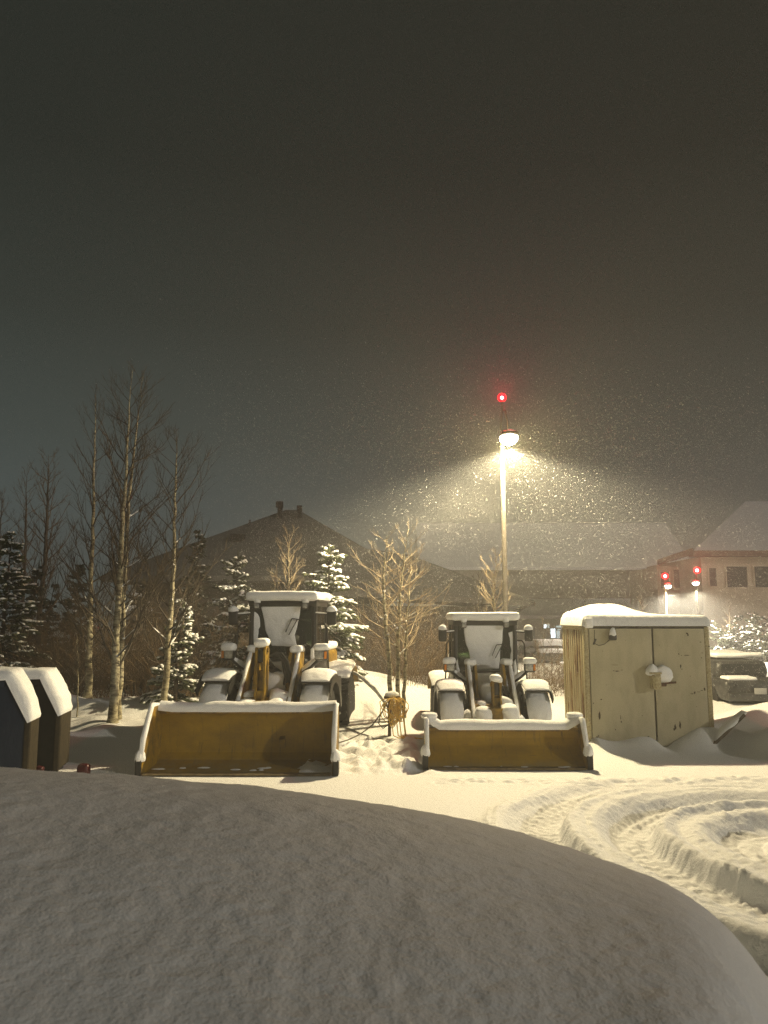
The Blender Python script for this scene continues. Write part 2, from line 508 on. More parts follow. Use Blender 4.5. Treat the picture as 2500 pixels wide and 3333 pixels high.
# ------------------------------------------------------------------ ground
def ground_h(x, y):
    x = np.asarray(x, float); y = np.asarray(y, float)
    h = fbm(x * 0.22, y * 0.22, 3) * 0.07 * sstep(12.6, 15, y) + fbm(x * .5 + 3, y * .5, 2) * 0.012
    left = 1 - sstep(1.0, 4.0, x)
    rise = 0.46 * sstep(15.9, 20.0, y) * left + 0.36 * sstep(18.4, 21.5, y) * (1 - left)
    rise = rise + 0.72 * np.exp(-((x + 0.9) / 2.2) ** 2 - ((y - 21.4) / 1.9) ** 2)
    rise = rise * (1 - 0.75 * sstep(24, 34, y))
    h = h + rise
    hm = sstep(-4.6, -5.6, x) * sstep(15.2, 16.4, y) * (1 - sstep(21, 24, y))
    h = h + hm * (fbm(x * 0.55 + 9.2, y * 0.8 + 3.1, 3) * 0.42 + 0.06)
    h = h + 0.16 * np.exp(-((x + 4.9) / 0.9) ** 2 - ((y - 17.2) / 0.8) ** 2)
    # trodden snow between the two loaders
    ch = sstep(-1.75, -1.2, x) * (1 - sstep(0.55, 1.05, x)) * sstep(13.2, 13.8, y) * (1 - sstep(16.2, 17.2, y))
    h = h + ch * (np.abs(fbm(x * 2.3, y * 2.3, 4)) * 0.30 - 0.03 + fbm(x * 6, y * 6, 2) * 0.07)
    # banks to the right of the container
    h = h + 0.80 * np.exp(-((x - 8.55) / 1.25) ** 4 - ((y - 15.05) / 1.15) ** 2) * (1 + 0.15 * fbm(x, y, 2))
    h = h + 0.72 * np.exp(-(np.maximum(0, 9.4 - x) / 2.0) ** 2 - ((y - 18.0) / 1.3) ** 2) * sstep(6.4, 7.2, x)
    # drift against the container doors
    d = np.exp(-(np.maximum(0, 15.95 - y) / 0.42) ** 2) * (1 - sstep(16.6, 17.2, y)) * sstep(4.0, 4.3, x) * (1 - sstep(7.0, 7.5, x))
    prof = 0.16 + 0.20 * sstep(5.6, 6.4, x) + 0.05 * np.sin(x * 5.1) - 0.13 * np.exp(-((x - 5.62) / 0.16) ** 2)
    h = h + d * prof
    # drift at the container's near left corner
    h = h + 0.22 * np.exp(-((x - 3.9) / 0.5) ** 2 - ((y - 17.0) / 0.8) ** 2)
    # ruts left by a turning machine
    dx = x - 5.2; dy = y - 9.5
    dyy = np.where(dy < 0, dy * 0.72, dy * 0.98)
    wob = fbm(x * 0.4 + 2, y * 0.4, 2) * 0.16
    r = np.sqrt(dx * dx + dyy * dyy) + wob
    ang = np.arctan2(dyy, dx)
    msk = sstep(4.7, 4.2, r) * (1 - sstep(12.3, 13.1, y)) * sstep(1.5, 3.5, y)
    tr = 0 * x
    for (a, b, dep, berm) in ((3.02, 3.72, 0.145, 0.08), (1.86, 2.52, 0.17, 0.095), (0.62, 1.25, 0.155, 0.085)):
        tr = tr - dep * sstep(a - 0.05, a + 0.09, r) * (1 - sstep(b - 0.22, b + 0.12, r))
        tr = tr + berm * np.exp(-((r - (a - 0.10)) / 0.11) ** 2) * (0.95 + 0.45 * vnoise(ang * 7 + a * 7, r * 1.2))
        tr = tr + 0.05 * np.exp(-((r - (b + 0.18)) / 0.14) ** 2)
        rut = sstep(a + 0.05, a + 0.15, r) * (1 - sstep(b - 0.2, b - 0.02, r))
        tr = tr + rut * (0.014 * np.sin((ang * a + 0.25 * r) * 2 * PI / 0.15) + 0.012 * np.sin(r * 2 * PI / 0.17 + 2 * vnoise(ang * 5, r))) * (0.5 + vnoise(x * 2.1, y * 2.1))
        # slumped, grooved walls
        wl = np.exp(-((r - (a + 0.03)) / 0.11) ** 2)
        tr = tr + wl * (vnoise(ang * 9 * a + 3 * r, r * 3.0) * 0.035 + vnoise(ang * 33 * a + 2 * r, r * 5.0) * 0.030)
    arc = ang * np.maximum(r, .4)
    rough = vnoise(r * 11 + 1.5 * vnoise(arc * 2, r * 2), arc * 1.3) * 0.036 + vnoise(x * 17, y * 17) * 0.016 + vnoise(x * 31, y * 31) * 0.011 + fbm(x * 2.6, y * 2.6, 2) * 0.022
    crumb = np.maximum(0, vnoise(x * 9, y * 9) - 0.29) * 0.10
    fade = 0.45 + 0.55 * sstep(12.9, 10.8, y)
    h = h + msk * fade * (tr + (rough + crumb) * sstep(4.3, 3.9, r) - 0.03)
    # crumbled edge in front of the right bucket and along the lot
    band = np.exp(-((y - 12.75 - 0.05 * np.sin(x * 1.3) - 0.03 * x) / 0.2) ** 2) * sstep(0.4, 1.0, x)
    h = h + band * (np.abs(vnoise(x * 7, y * 9)) * 0.10 + fbm(x * 3, y * 5, 2) * 0.04)
    return h

def axis(parts):
    out = [parts[0][0]]
    for (a, b, s) in parts:
        n = max(1, int(round((b - a) / s)))
        out += [a + (b - a) * (i + 1) / n for i in range(n)]
    return np.array(out)

gx = axis([(-160, -40, 12), (-40, -14, 1.6), (-14, -9, 0.25), (-9, -0.6, 0.085), (-0.6, 6.6, 0.025), (6.6, 11, 0.07), (11, 16, 0.25), (16, 44, 1.6), (44, 160, 12)])
gy = axis([(-40, 0, 4), (0, 6, 0.4), (6, 7, 0.1), (7, 13.2, 0.025), (13.2, 22.5, 0.08), (22.5, 32, 0.3), (32, 60, 1.5), (60, 180, 10)])
GX, GY = np.meshgrid(gx, gy, indexing='ij')
GZ = ground_h(GX, GY)
nx_, ny_ = len(gx), len(gy)
ii, jj = np.meshgrid(np.arange(nx_ - 1), np.arange(ny_ - 1), indexing='ij')
base = (ii * ny_ + jj).ravel()
faces = np.stack([base, base + ny_, base + ny_ + 1, base + 1], 1)
g = fast_mesh('ground', np.stack([GX.ravel(), GY.ravel(), GZ.ravel()], 1), faces, M['ground_snow'])
tag(g, 'snow covered yard with curved wheel ruts and banks', kind='structure')

def gz(x, y):
    return float(ground_h(np.array([x]), np.array([y]))[0])

# ------------------------------------------------------------------ big snow mound in the foreground
sil = [(-1200, 2478), (-600, 2482), (0, 2494), (211, 2514), (506, 2535), (844, 2564), (1097, 2602), (1400, 2649), (1665, 2706), (1930, 2791), (2196, 2884), (2328, 2970), (2421, 3063), (2461, 3123), (2500, 3190)]
az_, el_ = [], []
for (px, py) in sil:
    p = at(px, py, 1.0)
    az_.append(p.x); el_.append(p.z - EYE)
az_ += [0.50, 0.54, 0.58, 0.64, 0.72, 0.9, 1.1, 1.3]
el_ += [-0.475, -0.56, -0.67, -0.86, -1.2, -2.3, -4.0, -6.5]
aa = np.linspace(-1.3, 1.3, 550)
ee = np.interp(aa, az_, el_)
ker = np.exp(-(np.arange(-15, 16) / 6.5) ** 2); ker /= ker.sum()
ee = np.convolve(np.pad(ee, 15, mode='edge'), ker, mode='valid')
yc = 3.45 - 1.0 * sstep(0.1, 0.62, aa) - 0.25 * sstep(0.0, -1.2, aa)
tt = np.concatenate([np.linspace(0.55, 3.6, 270), np.linspace(3.63, 6.2, 80)])
A, T = np.meshgrid(aa, tt, indexing='ij')
E_, YC = ee[:, None] + 0 * T, yc[:, None] + 0 * T
d = T - YC
xn = aa * 0.9
kin = ((EYE + ee * 0.9) - (1.78 - 0.09 * np.maximum(0, xn + 0.2) ** 2)) / (yc - 0.9) ** 2
KIN = np.maximum(0.05, kin)[:, None] + 0 * T
Z = EYE + E_ * T - np.where(d < 0, KIN * d * d, 0.42 * d * d + 0.25 * np.maximum(0, d - 0.3) ** 3)
X = A * T
Z = Z + fbm(X * 1.1, T * 1.1, 3) * 0.02 + fbm(X * 9, T * 7, 2) * 0.005 + fbm(X * 24, T * 17, 2) * 0.0040
Z = np.maximum(Z, -0.3)
Z[:, 0] = -0.3
na, nt_ = len(aa), len(tt)
ii, jj = np.meshgrid(np.arange(na - 1), np.arange(nt_ - 1), indexing='ij')
base = (ii * nt_ + jj).ravel()
mo = fast_mesh('snow_mound', np.stack([X.ravel(), T.ravel(), Z.ravel()], 1), np.stack([base, base + nt_, base + nt_ + 1, base + 1], 1), M['mound_snow'])
tag(mo, 'huge smooth rounded snow mound in grey shade, closest to the viewer', 'snow mound')

# ------------------------------------------------------------------ wheel loaders
def make_loader(O, k, phi, shift, prof, plate, W, bell_top, bell_x, px_snow, px_glass_snow, cabpx, seed, label, ears, HW):
    root = thing('wheel_loader', (O.x, O.y, 0), label, 'wheel loader', 'wheel loaders parked side by side')
    c, s = math.cos(phi), math.sin(phi)
    def body(p):
        x, y, z = p.x * k, p.y * k, p.z * k
        yy = y - 0.9 * k
        return Vector((x * c + yy * s + shift, yy * c - x * s + 0.9 * k, z))
    def part(mb, name, m, parent=None, **kw):
        mb.xform(body)
        return mb.build(name, m, parent if parent is not None else root, **kw)
    rnd = random.Random(seed)
    # ---- bucket (own size, no scaling)
    b = MB()
    th = 0.035
    outer = [(y + th, z - th * 0.3) for (y, z) in prof]
    poly = prof + outer[::-1]
    n = len(prof)
    vs = []
    for xx in (-W, W):
        vs += [(xx, y, z) for y, z in prof] + [(xx, y, z) for y, z in outer]
    fs = []
    N2 = 2 * n
    for i in range(n - 1):
        fs.append((i, i + 1, N2 + i + 1, N2 + i))
        fs.append((N2 + n + i, N2 + n + i + 1, n + i + 1, n + i))
    fs.append((0, N2, N2 + n, n)); fs.append((n - 1, n + n - 1, N2 + n + n - 1, N2 + n - 1))
    b.add(vs, fs)
    # stiffening ribs on the back
    bucket = b.build('bucket', M['bucket_yellow'], root, ang=25)
    for sg in (-1, 1):
        pm = MB()
        pm.prism(plate, sg * W - 0.02, sg * W + 0.02)
        pm.build('side_plate', M['yellow'], bucket, ang=25)
        sh = MB()
        sh.rbox((sg * (W + 0.035), 0.07, 0.13), (0.10, 0.30, 0.26), 0.015)
        gd = sh.build('corner_guard', M['black_metal'], root)
        sn = MB()
        sn.blob((sg * (W + 0.03), 0.03, 0.255), (0.09, 0.13, 0.17), seed + sg)
        sn.build('snow_cap', M['snow'], gd)
    e = MB()
    e.rbox((0, -0.03, 0.022), (2 * W - 0.1, 0.16, 0.03), 0.0)
    e.build('cutting_edge', M['worn_steel'], bucket)
    sp = MB()
    sp.prism([(prof[-1][0] - 0.03, prof[-1][1] - 0.055), (prof[-1][0] + 0.05, prof[-1][1] - 0.055), (prof[-1][0] + 0.05, prof[-1][1] + 0.004), (prof[-1][0] - 0.03, prof[-1][1] + 0.004)], -W + 0.03, W - 0.03)
    sp.build('top_lip', M['yellow'], bucket)
    # snow along the top of the bucket and down its slanted edges
    sm = MB()
    ty, tz = prof[-1]
    path = []
    for i in range(13):
        u = -1 + 2 * i / 12
        ez = ears * max(0, (abs(u) - 0.86) / 0.14) ** 1.5
        path.append((u * (W - 0.01), ty + 0.05, tz + ez))
    sm.ridge(path, 0.34, 0.15, under=0.02, jit=0.13, seed=seed, ends=False)
    for sg in (-1, 1):
        front = px_snow
        pth = [(sg * W, y, z) for (y, z) in front]
        sm.ridge(pth, 0.09, 0.06, under=0.01, side=(1, 0, 0), jit=0.2, seed=seed + 3 + sg)
    if ears > 0.05:
        for sg in (-1, 1):
            lp = [(sg * (W - 0.07) + 0.10 * math.cos(a), ty + 0.07 + 0.10 * math.sin(a), tz + ears + 0.08) for a in [i * 2 * PI / 12 for i in range(13)]]
            sm.tube(lp, 0.055, 8)
    # fringe of loose snow inside the bucket
    for i in range(9):
        xx = rnd.uniform(-W + 0.1, W - 0.1)
        sm.blob((xx, rnd.uniform(0.0, 0.25) + (0.25 if ears < 0.05 else 0), (0.012 if ears < .05 else 0.03) + (0.02 if ears < .05 else 0)), (rnd.uniform(0.05, 0.14), 0.05, 0.016), i, seg=7, rings=4)
    sm.build('snow_cap', M['snow'], bucket)

    # ---- front frame and linkage
    f = MB()
    f.rbox((0, 2.1, 0.78), (0.74, 1.7, 0.55), 0.03)
    f.rbox((0, 2.95, 0.95), (0.9, 0.5, 0.9), 0.03)
    f.rbox((0, 2.1, 0.62), (1.5, 0.3, 0.26), 0.05)
    if ears > 0.05: f.rbox((0, 0.92, 0.40), (1.15, 0.55, 0.30), 0.03)
    for sg in (-1, 1):
        f.prism([(1.95, 0.75), (2.9, 0.75), (2.8, 1.80), (2.62, 1.93), (2.42, 1.93), (2.25, 1.7)], sg * 0.33 - 0.028, sg * 0.33 + 0.028)
    part(f, 'front_frame', M['yellow'])
    for sg in (-1, 1):
        a = MB()
        arm = [(2.72, 1.92), (2.5, 1.96), (1.95, 1.42), (1.55, 1.02), (1.22, 0.62), (1.06, 0.42), (1.1, 0.2), (1.3, 0.2), (1.5, 0.55), (1.85, 0.85), (2.2, 1.2), (2.75, 1.72)]
        a.prism(arm, sg * 0.49 - 0.05, sg * 0.49 + 0.05)
        ao = part(a, 'lift_arm', M['yellow'])
        r = MB()
        r.ridge([(sg * 0.49, 2.62, 1.94), (sg * 0.49, 2.45, 1.93), (sg * 0.49, 1.95, 1.40), (sg * 0.49, 1.55, 1.0), (sg * 0.49, 1.22, 0.60)], 0.085, 0.05, side=(1, 0, 0), seed=seed + sg + 5, jit=0.4)
        r.rbox((sg * 0.43, 2.56, 1.97), (0.26, 0.42, 0.15), 0.07, 3, 0.025, 4.0, seed=seed + sg)
        part(r, 'snow_cap', M['snow'], ao)
        cy = MB()
        cy.tube([(sg * 0.62, 2.6, 0.8), (sg * 0.56, 1.9, 0.92)], 0.055, 10)
        cy.tube([(sg * 0.56, 1.9, 0.92), (sg * 0.53, 1.5, 0.72)], 0.03, 8)
        part(cy, 'hydraulic_cylinder', M['black_metal'])
    bt = bell_top
    bc = MB()
    for sg in (-1, 1):
        bc.prism([(1.12, 0.35), (1.3, 0.3), (1.62, 0.8), (1.86, 1.15), (1.90, bt - 0.1), (1.80, bt), (1.66, bt), (1.58, bt - 0.12), (1.60, 1.22), (1.42, 0.9)], bell_x + sg * 0.08 - 0.02, bell_x + sg * 0.08 + 0.02)
    bc.tube([(bell_x - 0.13, 1.74, bt - 0.1), (bell_x + 0.13, 1.74, bt - 0.1)], 0.05, 10)
    bc.tube([(-0.5, 1.70, 1.02), (0.5, 1.70, 1.02)], 0.085, 12)
    bc.rbox((bell_x, 1.66, 0.98), (0.13, 0.1, 0.5), 0.02); bc.rbox((bell_x, 1.76, 1.35), (0.115, 0.08, 0.5), 0.02)
    bco = part(bc, 'tilt_lever', M['yellow'])
    pv_ = MB(); pv_.rbox((bell_x, 1.69, bt - 0.2), (0.115, 0.14, 0.26), 0.03); part(pv_, 'pivot', M['black_metal'], bco)
    bs = MB()
    bs.rbox((bell_x, 1.73, bt + 0.04), (0.27, 0.34, 0.17), 0.08, 3, 0.03, 4.0, seed=seed + 11)
    part(bs, 'snow_cap', M['snow'], bco)
    tc = MB()
    tc.tube([(bell_x, 1.78, bt - 0.12), (0.02, 2.25, 1.72 * 0.5 + bt * 0.36)], 0.038, 8)
    tc.tube([(0.0, 2.2, 1.70 * 0.5 + bt * 0.36), (0.05, 2.85, 1.42)], 0.075, 12)
    part(tc, 'hydraulic_cylinder', M['black_metal'])
    for j in range(3):
        hs = MB()
        x0 = 0.16 + 0.05 * j
        hs.tube([(x0 - 0.1, 1.85, bt - 0.22), (x0, 1.9, bt - 0.16), (x0 + 0.10, 2.0, bt - 0.32), (x0 + 0.14, 2.1, bt - 0.62), (x0 + 0.05, 2.25, 1.12), (x0 - 0.1, 2.45, 1.1)], 0.026, 7)
        part(hs, 'hydraulic_hose', M['rubber'])
    # lumps of snow on the front frame
    sn = MB()
    sn.rbox((0.25, 1.80, 1.02), (0.44, 0.42, 0.46), 0.15, 3, 0.06, 3.2, seed=seed)
    sn.rbox((-0.30, 1.85, 1.0), (0.34, 0.42, 0.42), 0.14, 3, 0.06, 3.2, seed=seed + 2)
    sn.rbox((0.05, 2.45, 1.28), (0.58, 0.7, 0.5), 0.16, 3, 0.06, 3.0, seed=seed + 4)
    sn.rbox((0.0, 2.95, 1.55), (0.95, 0.4, 0.36), 0.15, 3, 0.05, 3.0, seed=seed + 5)
    sn.rbox((0.27, 1.42, 0.86), (0.40, 0.5, 0.52), 0.15, 3, 0.05, 3.2, seed=seed + 8)
    sn.rbox((-0.28, 1.42, 0.84), (0.38, 0.5, 0.5), 0.15, 3, 0.05, 3.2, seed=seed + 9)
    sn.blob((0.26, 1.62, 0.78), (0.13, 0.14, 0.28), 3)
    sn.blob((-0.62, 1.6, 0.80), (0.15, 0.18, 0.2), 4)
    sn.blob((0.52, 1.5, 0.72), (0.14, 0.18, 0.17), 5)
    for sg in (-1, 1):
        sn.rbox((sg * 0.70, 2.85, 1.15), (0.36, 0.55, 0.72), 0.15, 3, 0.05, 3.0, rot=Matrix.Rotation(sg * R(18), 3, 'Y'), seed=seed + 7 + sg)
    part(sn, 'frame_snow', M['snow'])

    # ---- wheels and fenders
    for (wy, front) in ((2.1, True), (5.0, False)):
        for sg in (-1, 1):
            wx = sg * 0.97
            we = bpy.data.objects.new('wheel', None); COL.objects.link(we); we.parent = root; we.empty_display_size = 0.2
            t = MB()
            t.lathe([(0.36, -0.2), (0.55, -0.245), (0.62, -0.22), (0.652, -0.15), (0.655, 0.15), (0.62, 0.22), (0.55, 0.245), (0.36, 0.2)], (wx, wy, 0.655), 'x', 40, closed=False)
            for q in range(22):
                a = 2 * PI * q / 22
                for s2 in (-1, 1):
                    mtx = Matrix.Rotation(a, 3, 'X')
                    aa2 = a + (PI / 22 if s2 > 0 else 0)
                    mtx = Matrix.Rotation(aa2, 3, 'X')
                    ctr = mtx @ Vector((0, 0, 0.655))
                    t.rbox((wx + s2 * 0.11, wy + ctr.y, 0.655 + ctr.z), (0.24, 0.07, 0.07), 0.0, 1, rot=mtx @ Matrix.Rotation(s2 * 0.5, 3, 'Z'))
            part(t, 'tyre', M['rubber'], we)
            rm = MB()
            rm.lathe([(0.05, 0.12), (0.2, 0.12), (0.26, 0.05), (0.34, 0.05), (0.37, 0.2), (0.37, -0.2), (0.05, -0.2)] if sg > 0 else [(0.05, -0.12), (0.2, -0.12), (0.26, -0.05), (0.34, -0.05), (0.37, -0.2), (0.37, 0.2), (0.05, 0.2)], (wx, wy, 0.655), 'x', 28)
            part(rm, 'rim', M['yellow'], we)
            if front:
                ts = MB()
                # snow packed on the front and top of the tyre
                pts = []
                for i in range(13):
                    a = R(-5 + i * 9.2)
                    pts.append((wx, wy - 0.655 * math.cos(a), 0.655 + 0.655 * math.sin(a)))
                ts.ridge(pts, 0.53, 0.12, under=0.03, side=(1, 0, 0), jit=0.06, seed=seed + 20 + sg)
                part(ts, 'snow_cap', M['snow'], we)
            fd = MB()
            r0, r1 = 0.83, 0.86
            a0, a1 = (R(58), R(168)) if front else (R(62), R(150))
            prf_i, prf_o = [], []
            for i in range(13):
                a = a0 + (a1 - a0) * i / 12
                prf_i.append((wy - r0 * math.cos(a), 0.655 + r0 * math.sin(a)))
                prf_o.append((wy - r1 * math.cos(a), 0.655 + r1 * math.sin(a)))
            for i in range(12):
                q = [prf_i[i], prf_i[i + 1], prf_o[i + 1], prf_o[i]]
                fd.prism(q, wx - 0.30, wx + 0.30)
            if front:
                for s2 in (-1, 1):
                    for i in range(12):
                        aq, ar = a0 - R(16) + (a1 - a0 + R(16)) * i / 12, a0 - R(16) + (a1 - a0 + R(16)) * (i + 1) / 12
                        q = [(wy - r_ * math.cos(a_), 0.655 + r_ * math.sin(a_)) for (r_, a_) in ((0.70, aq), (0.70, ar), (r1, ar), (r1, aq))]
                        fd.prism(q, wx + s2 * 0.31 - 0.012, wx + s2 * 0.31 + 0.012)
            fo = part(fd, 'fender', M['dark_frame'] if front else M['yellow'], ang=30)
            fs_ = MB()
            pts = []
            for i in range(9):
                a = (R(60) + R(66) * i / 8) if front else (R(45) + R(80) * i / 8)
                pts.append((wx, wy - r1 * math.cos(a), 0.655 + r1 * math.sin(a)))
            fs_.ridge(pts, 0.64, 0.11, under=0.02, side=(1, 0, 0), jit=0.06, seed=seed + 30 + sg)
            part(fs_, 'snow_cap', M['snow'], fo)

    # ---- headlights on side brackets
    for sg in (-1, 1):
        h = MB()
        hx, hy, hz = sg * 0.95, 2.42, 1.86
        h.tube([(sg * 0.46, 2.55, 1.45), (sg * 0.72, 2.5, 1.62), (sg * 0.9, 2.46, 1.78)], 0.045, 8)
        h.rbox((hx, hy, hz), (0.27, 0.15, 0.23), 0.05)
        ho = part(h, 'headlight', M['black_metal'])
        l = MB(); l.rbox((hx - sg * 0.03, hy - 0.082, hz), (0.17, 0.025, 0.16), 0.012)
        part(l, 'lens', M['lens'], ho)
        l = MB(); l.rbox((hx + sg * 0.092, hy - 0.082, hz), (0.05, 0.025, 0.14), 0.01)
        part(l, 'indicator', M['amber'], ho)
        hsn = MB()
        hsn.rbox((hx, hy + 0.01, hz + 0.15), (0.31, 0.23, 0.17), 0.083, 3, 0.02, 4.0, seed=seed + 40 + sg)
        hsn.ridge([(sg * 0.5, 2.53, 1.51), (sg * 0.72, 2.5, 1.66), (sg * 0.86, 2.46, 1.78)], 0.12, 0.10, seed=seed + 44)
        part(hsn, 'snow_cap', M['snow'], ho)

    # ---- cab
    cb = MB()
    hw, y0, y1, zb, zt = HW, 3.1, 4.45, 1.42, 2.93
    for sg in (-1, 1):
        cb.tube([(sg * (hw - 0.03), y0 + 0.02, zb), (sg * (hw - 0.03), y0 + 0.04, zt)], 0.062, 8)
        cb.tube([(sg * (hw - 0.03), y1, zb), (sg * (hw - 0.03), y1, zt)], 0.05, 8)
        cb.tube([(sg * (hw - 0.03), 3.75, zb), (sg * (hw - 0.03), 3.75, zt)], 0.03, 8)
    for yy in (y0 + 0.03, y1):
        cb.rbox((0, yy, zt - 0.05), (2 * hw, 0.08, 0.10), 0.02)
        cb.rbox((0, yy, zb + 0.18), (2 * hw, 0.07, 0.40), 0.02)
    for sg in (-1, 1):
        cb.rbox((sg * (hw - 0.02), (y0 + y1) / 2, zb + 0.08), (0.07, y1 - y0, 0.3), 0.02)
        cb.rbox((sg * (hw - 0.02), (y0 + y1) / 2, zt - 0.05), (0.06, y1 - y0, 0.1), 0.02)
    cb.rbox((0, (y0 + y1) / 2, zb - 0.1), (2 * hw, y1 - y0, 0.2), 0.03)
    cb.rbox((0, (y0 + y1) / 2 + 0.0, zt + 0.035), (2 * hw + 0.1, y1 - y0 + 0.2, 0.09), 0.04)
    cab = part(cb, 'cab', M['dark_frame'])
    cw_ = MB(); cw_.rbox((0, y0 - 0.14, 1.45), (1.15, 0.3, 0.62), 0.06); part(cw_, 'cowl', M['black_metal'], cab); cw_ = MB(); cw_.rbox((0, y0 - 0.01, zt - 0.03), (2 * hw + 0.06, 0.10, 0.15), 0.03)
    part(cw_, 'sun_visor', M['black_metal'], cab)
    gm = MB(); gm.rbox((0, y0 + 0.035, (zb + zt) / 2 + 0.12), (2 * hw - 0.12, 0.012, zt - zb - 0.36), 0)
    part(gm, 'windscreen', M['glass'], cab, smooth=False)
    gm = MB(); gm.rbox((0, y1, (zb + zt) / 2 + 0.12), (2 * hw - 0.12, 0.012, zt - zb - 0.36), 0)
    part(gm, 'rear_window', M['glass'], cab, smooth=False)
    for sg in (-1, 1):
        gm = MB(); gm.rbox((sg * (hw - 0.02), (y0 + y1) / 2, (zb + zt) / 2 + 0.06), (0.012, y1 - y0 - 0.14, zt - zb - 0.3), 0)
        part(gm, 'side_window', M['glass'], cab, smooth=False)
    st = MB()
    st.rbox((0.0, 4.05, 1.75), (0.5, 0.5, 0.14), 0.05); st.rbox((0.0, 4.28, 2.05), (0.46, 0.12, 0.6), 0.05)
    st.rbox((0, 4.3, 2.42), (0.26, 0.09, 0.2), 0.04)
    part(st, 'driver_seat', M['seat'], cab)
    sw = MB()
    cen = Vector((0, 3.62, 1.98)); rot = Matrix.Rotation(R(-35), 3, 'X')
    sw.tube([cen + rot @ Vector((0.19 * math.cos(a), 0.19 * math.sin(a), 0)) for a in [i * 2 * PI / 16 for i in range(17)]], 0.017, 6)
    sw.tube([(0, 3.45, 1.6), cen], 0.03, 6)
    part(sw, 'steering_wheel', M['black_metal'], cab)
    mn = MB(); mn.rbox((0.43, 3.3, 2.02), (0.07, 0.06, 0.42), 0.02)
    part(mn, 'console', M['black_metal'], cab)
    # snow roof
    rs = MB()
    rs.rbox((0, (y0 + y1) / 2 + 0.0, zt + 0.115), (2 * hw + 0.17, y1 - y0 + 0.36, 0.21), 0.10, 5, 0.02, 2.0, seed=seed)
    part(rs, 'roof_snow', M['snow'], cab)
    # two work lamps under the roof edge
    for lx in (-0.53, 0.50):
        w = MB(); w.rbox((lx, y0 - 0.10, zt - 0.09), (0.13, 0.12, 0.14), 0.03)
        wo = part(w, 'work_lamp', M['black_metal'])
        w = MB(); w.rbox((lx, y0 - 0.168, zt - 0.09), (0.10, 0.02, 0.10), 0.01)
        w.xform(body).build('lens', M['lens'], wo)
        w = MB(); w.rbox((lx, y0 - 0.09, zt + 0.03), (0.15, 0.16, 0.14), 0.06, 2, 0.01)
        w.xform(body).build('snow_cap', M['snow'], wo)
    # mirrors
    for sg in (-1, 1):
        m_ = MB()
        m_.tube([(sg * hw, y0, 2.68), (sg * 0.95, y0 - 0.05, 2.66), (sg * 1.02, y0 - 0.08, 2.66)], 0.018, 6)
        m_.rbox((sg * 1.05, y0 - 0.08, 2.62), (0.20, 0.09, 0.36), 0.042, 2)
        mo_ = part(m_, 'mirror', M['black_metal'])
        m_ = MB(); m_.blob((sg * 1.05, y0 - 0.07, 2.74), (0.115, 0.09, 0.11), seed + sg)
        m_.ridge([(sg * hw, y0, 2.70), (sg * 0.95, y0 - 0.05, 2.68)], 0.05, 0.03, seed=4)
        m_.xform(body).build('snow_cap', M['snow'], mo_)
        gr = MB()
        gr.tube([(sg * hw, y0 + 0.05, 2.46), (sg * 0.90, y0, 2.46), (sg * 0.95, y0 - 0.03, 2.38), (sg * 0.98, y0 - 0.06, 1.70), (sg * 1.0, y0 - 0.08, 1.35), (sg * 0.92, y0, 1.2)], 0.020, 6)
        part(gr, 'grab_rail', M['black_metal'], cab)
        st_ = MB()
        st_.rbox((sg * 0.92, 3.65, 1.02), (0.36, 1.0, 0.62), 0.04)
        st_.rbox((sg * 1.05, 3.2, 0.62), (0.3, 0.4, 0.05), 0.01); st_.rbox((sg * 1.05, 3.2, 0.9), (0.3, 0.4, 0.05), 0.01)
        part(st_, 'step_box', M['dark_frame'])
    # snow plastered on the windscreen, outlined from the photograph
    gsn = MB()
    cx_off = shift + (y0 - 0.9) * k * s
    for gi, (outl, thk, jag) in enumerate(px_glass_snow):
        pl = []
        for (px, py) in outl:
            q = at(px, py, O.y + y0 * k)
            pl.append(((q.x - O.x - cx_off) / k, q.z / k))
        pl = pl[::-1] if sum((pl[i][0] * pl[(i + 1) % len(pl)][1] - pl[(i + 1) % len(pl)][0] * pl[i][1]) for i in range(len(pl))) < 0 else pl
        gsn.slab(pl, (0, y0 + 0.027, 0), (1, 0, 0), (0, 0, 1), (0, -1, 0), thk, seed + gi, jag=jag)
    part(gsn, 'windscreen_snow', M['snow'], cab)
    def plaster(name, outl, y, thk, sd):
        q_ = MB(); q_.slab(outl, (0, y, 0), (1, 0, 0), (0, 0, 1), (0, -1, 0), thk, sd, jag=0.012)
        part(q_, name, M['snow'], cab)
    plaster('cowl_snow', [(-0.54, 1.34), (-0.3, 1.22), (0.1, 1.30), (0.52, 1.24), (0.54, 1.60), (0.3, 1.72), (-0.1, 1.66), (-0.5, 1.74)], y0 - 0.285, 0.07, seed + 60)
    for sg in (-1, 1):
        plaster('door_snow', [(sg * 0.92 + dx_, zz_) for dx_, zz_ in ((-0.13, 0.80), (0.02, 0.74), (0.14, 0.86), (0.15, 1.24), (0.04, 1.32), (-0.12, 1.26))], 3.155, 0.05, seed + 62 + sg)
        plaster('pillar_snow', [(sg * (hw - 0.06) + dx_, zz_) for dx_, zz_ in ((-0.04, 1.50), (0.04, 1.46), (0.055, 1.75), (0.02, 2.02), (-0.03, 1.95))], y0 - 0.03, 0.03, seed + 66 + sg)
    wp = MB()
    q = [((at(px, py, O.y + y0 * k).x - O.x - cx_off) / k, at(px, py, O.y + y0 * k).z / k) for (px, py) in cabpx]
    yw = y0 - 0.07
    wp.tube([(q[0][0], yw + 0.05, q[0][1]), (q[1][0], yw, q[1][1]), (q[2][0], yw, q[2][1])], 0.012, 5)
    wp.tube([(q[2][0], yw, q[2][1]), (q[3][0], yw - 0.01, q[3][1])], 0.012, 5)
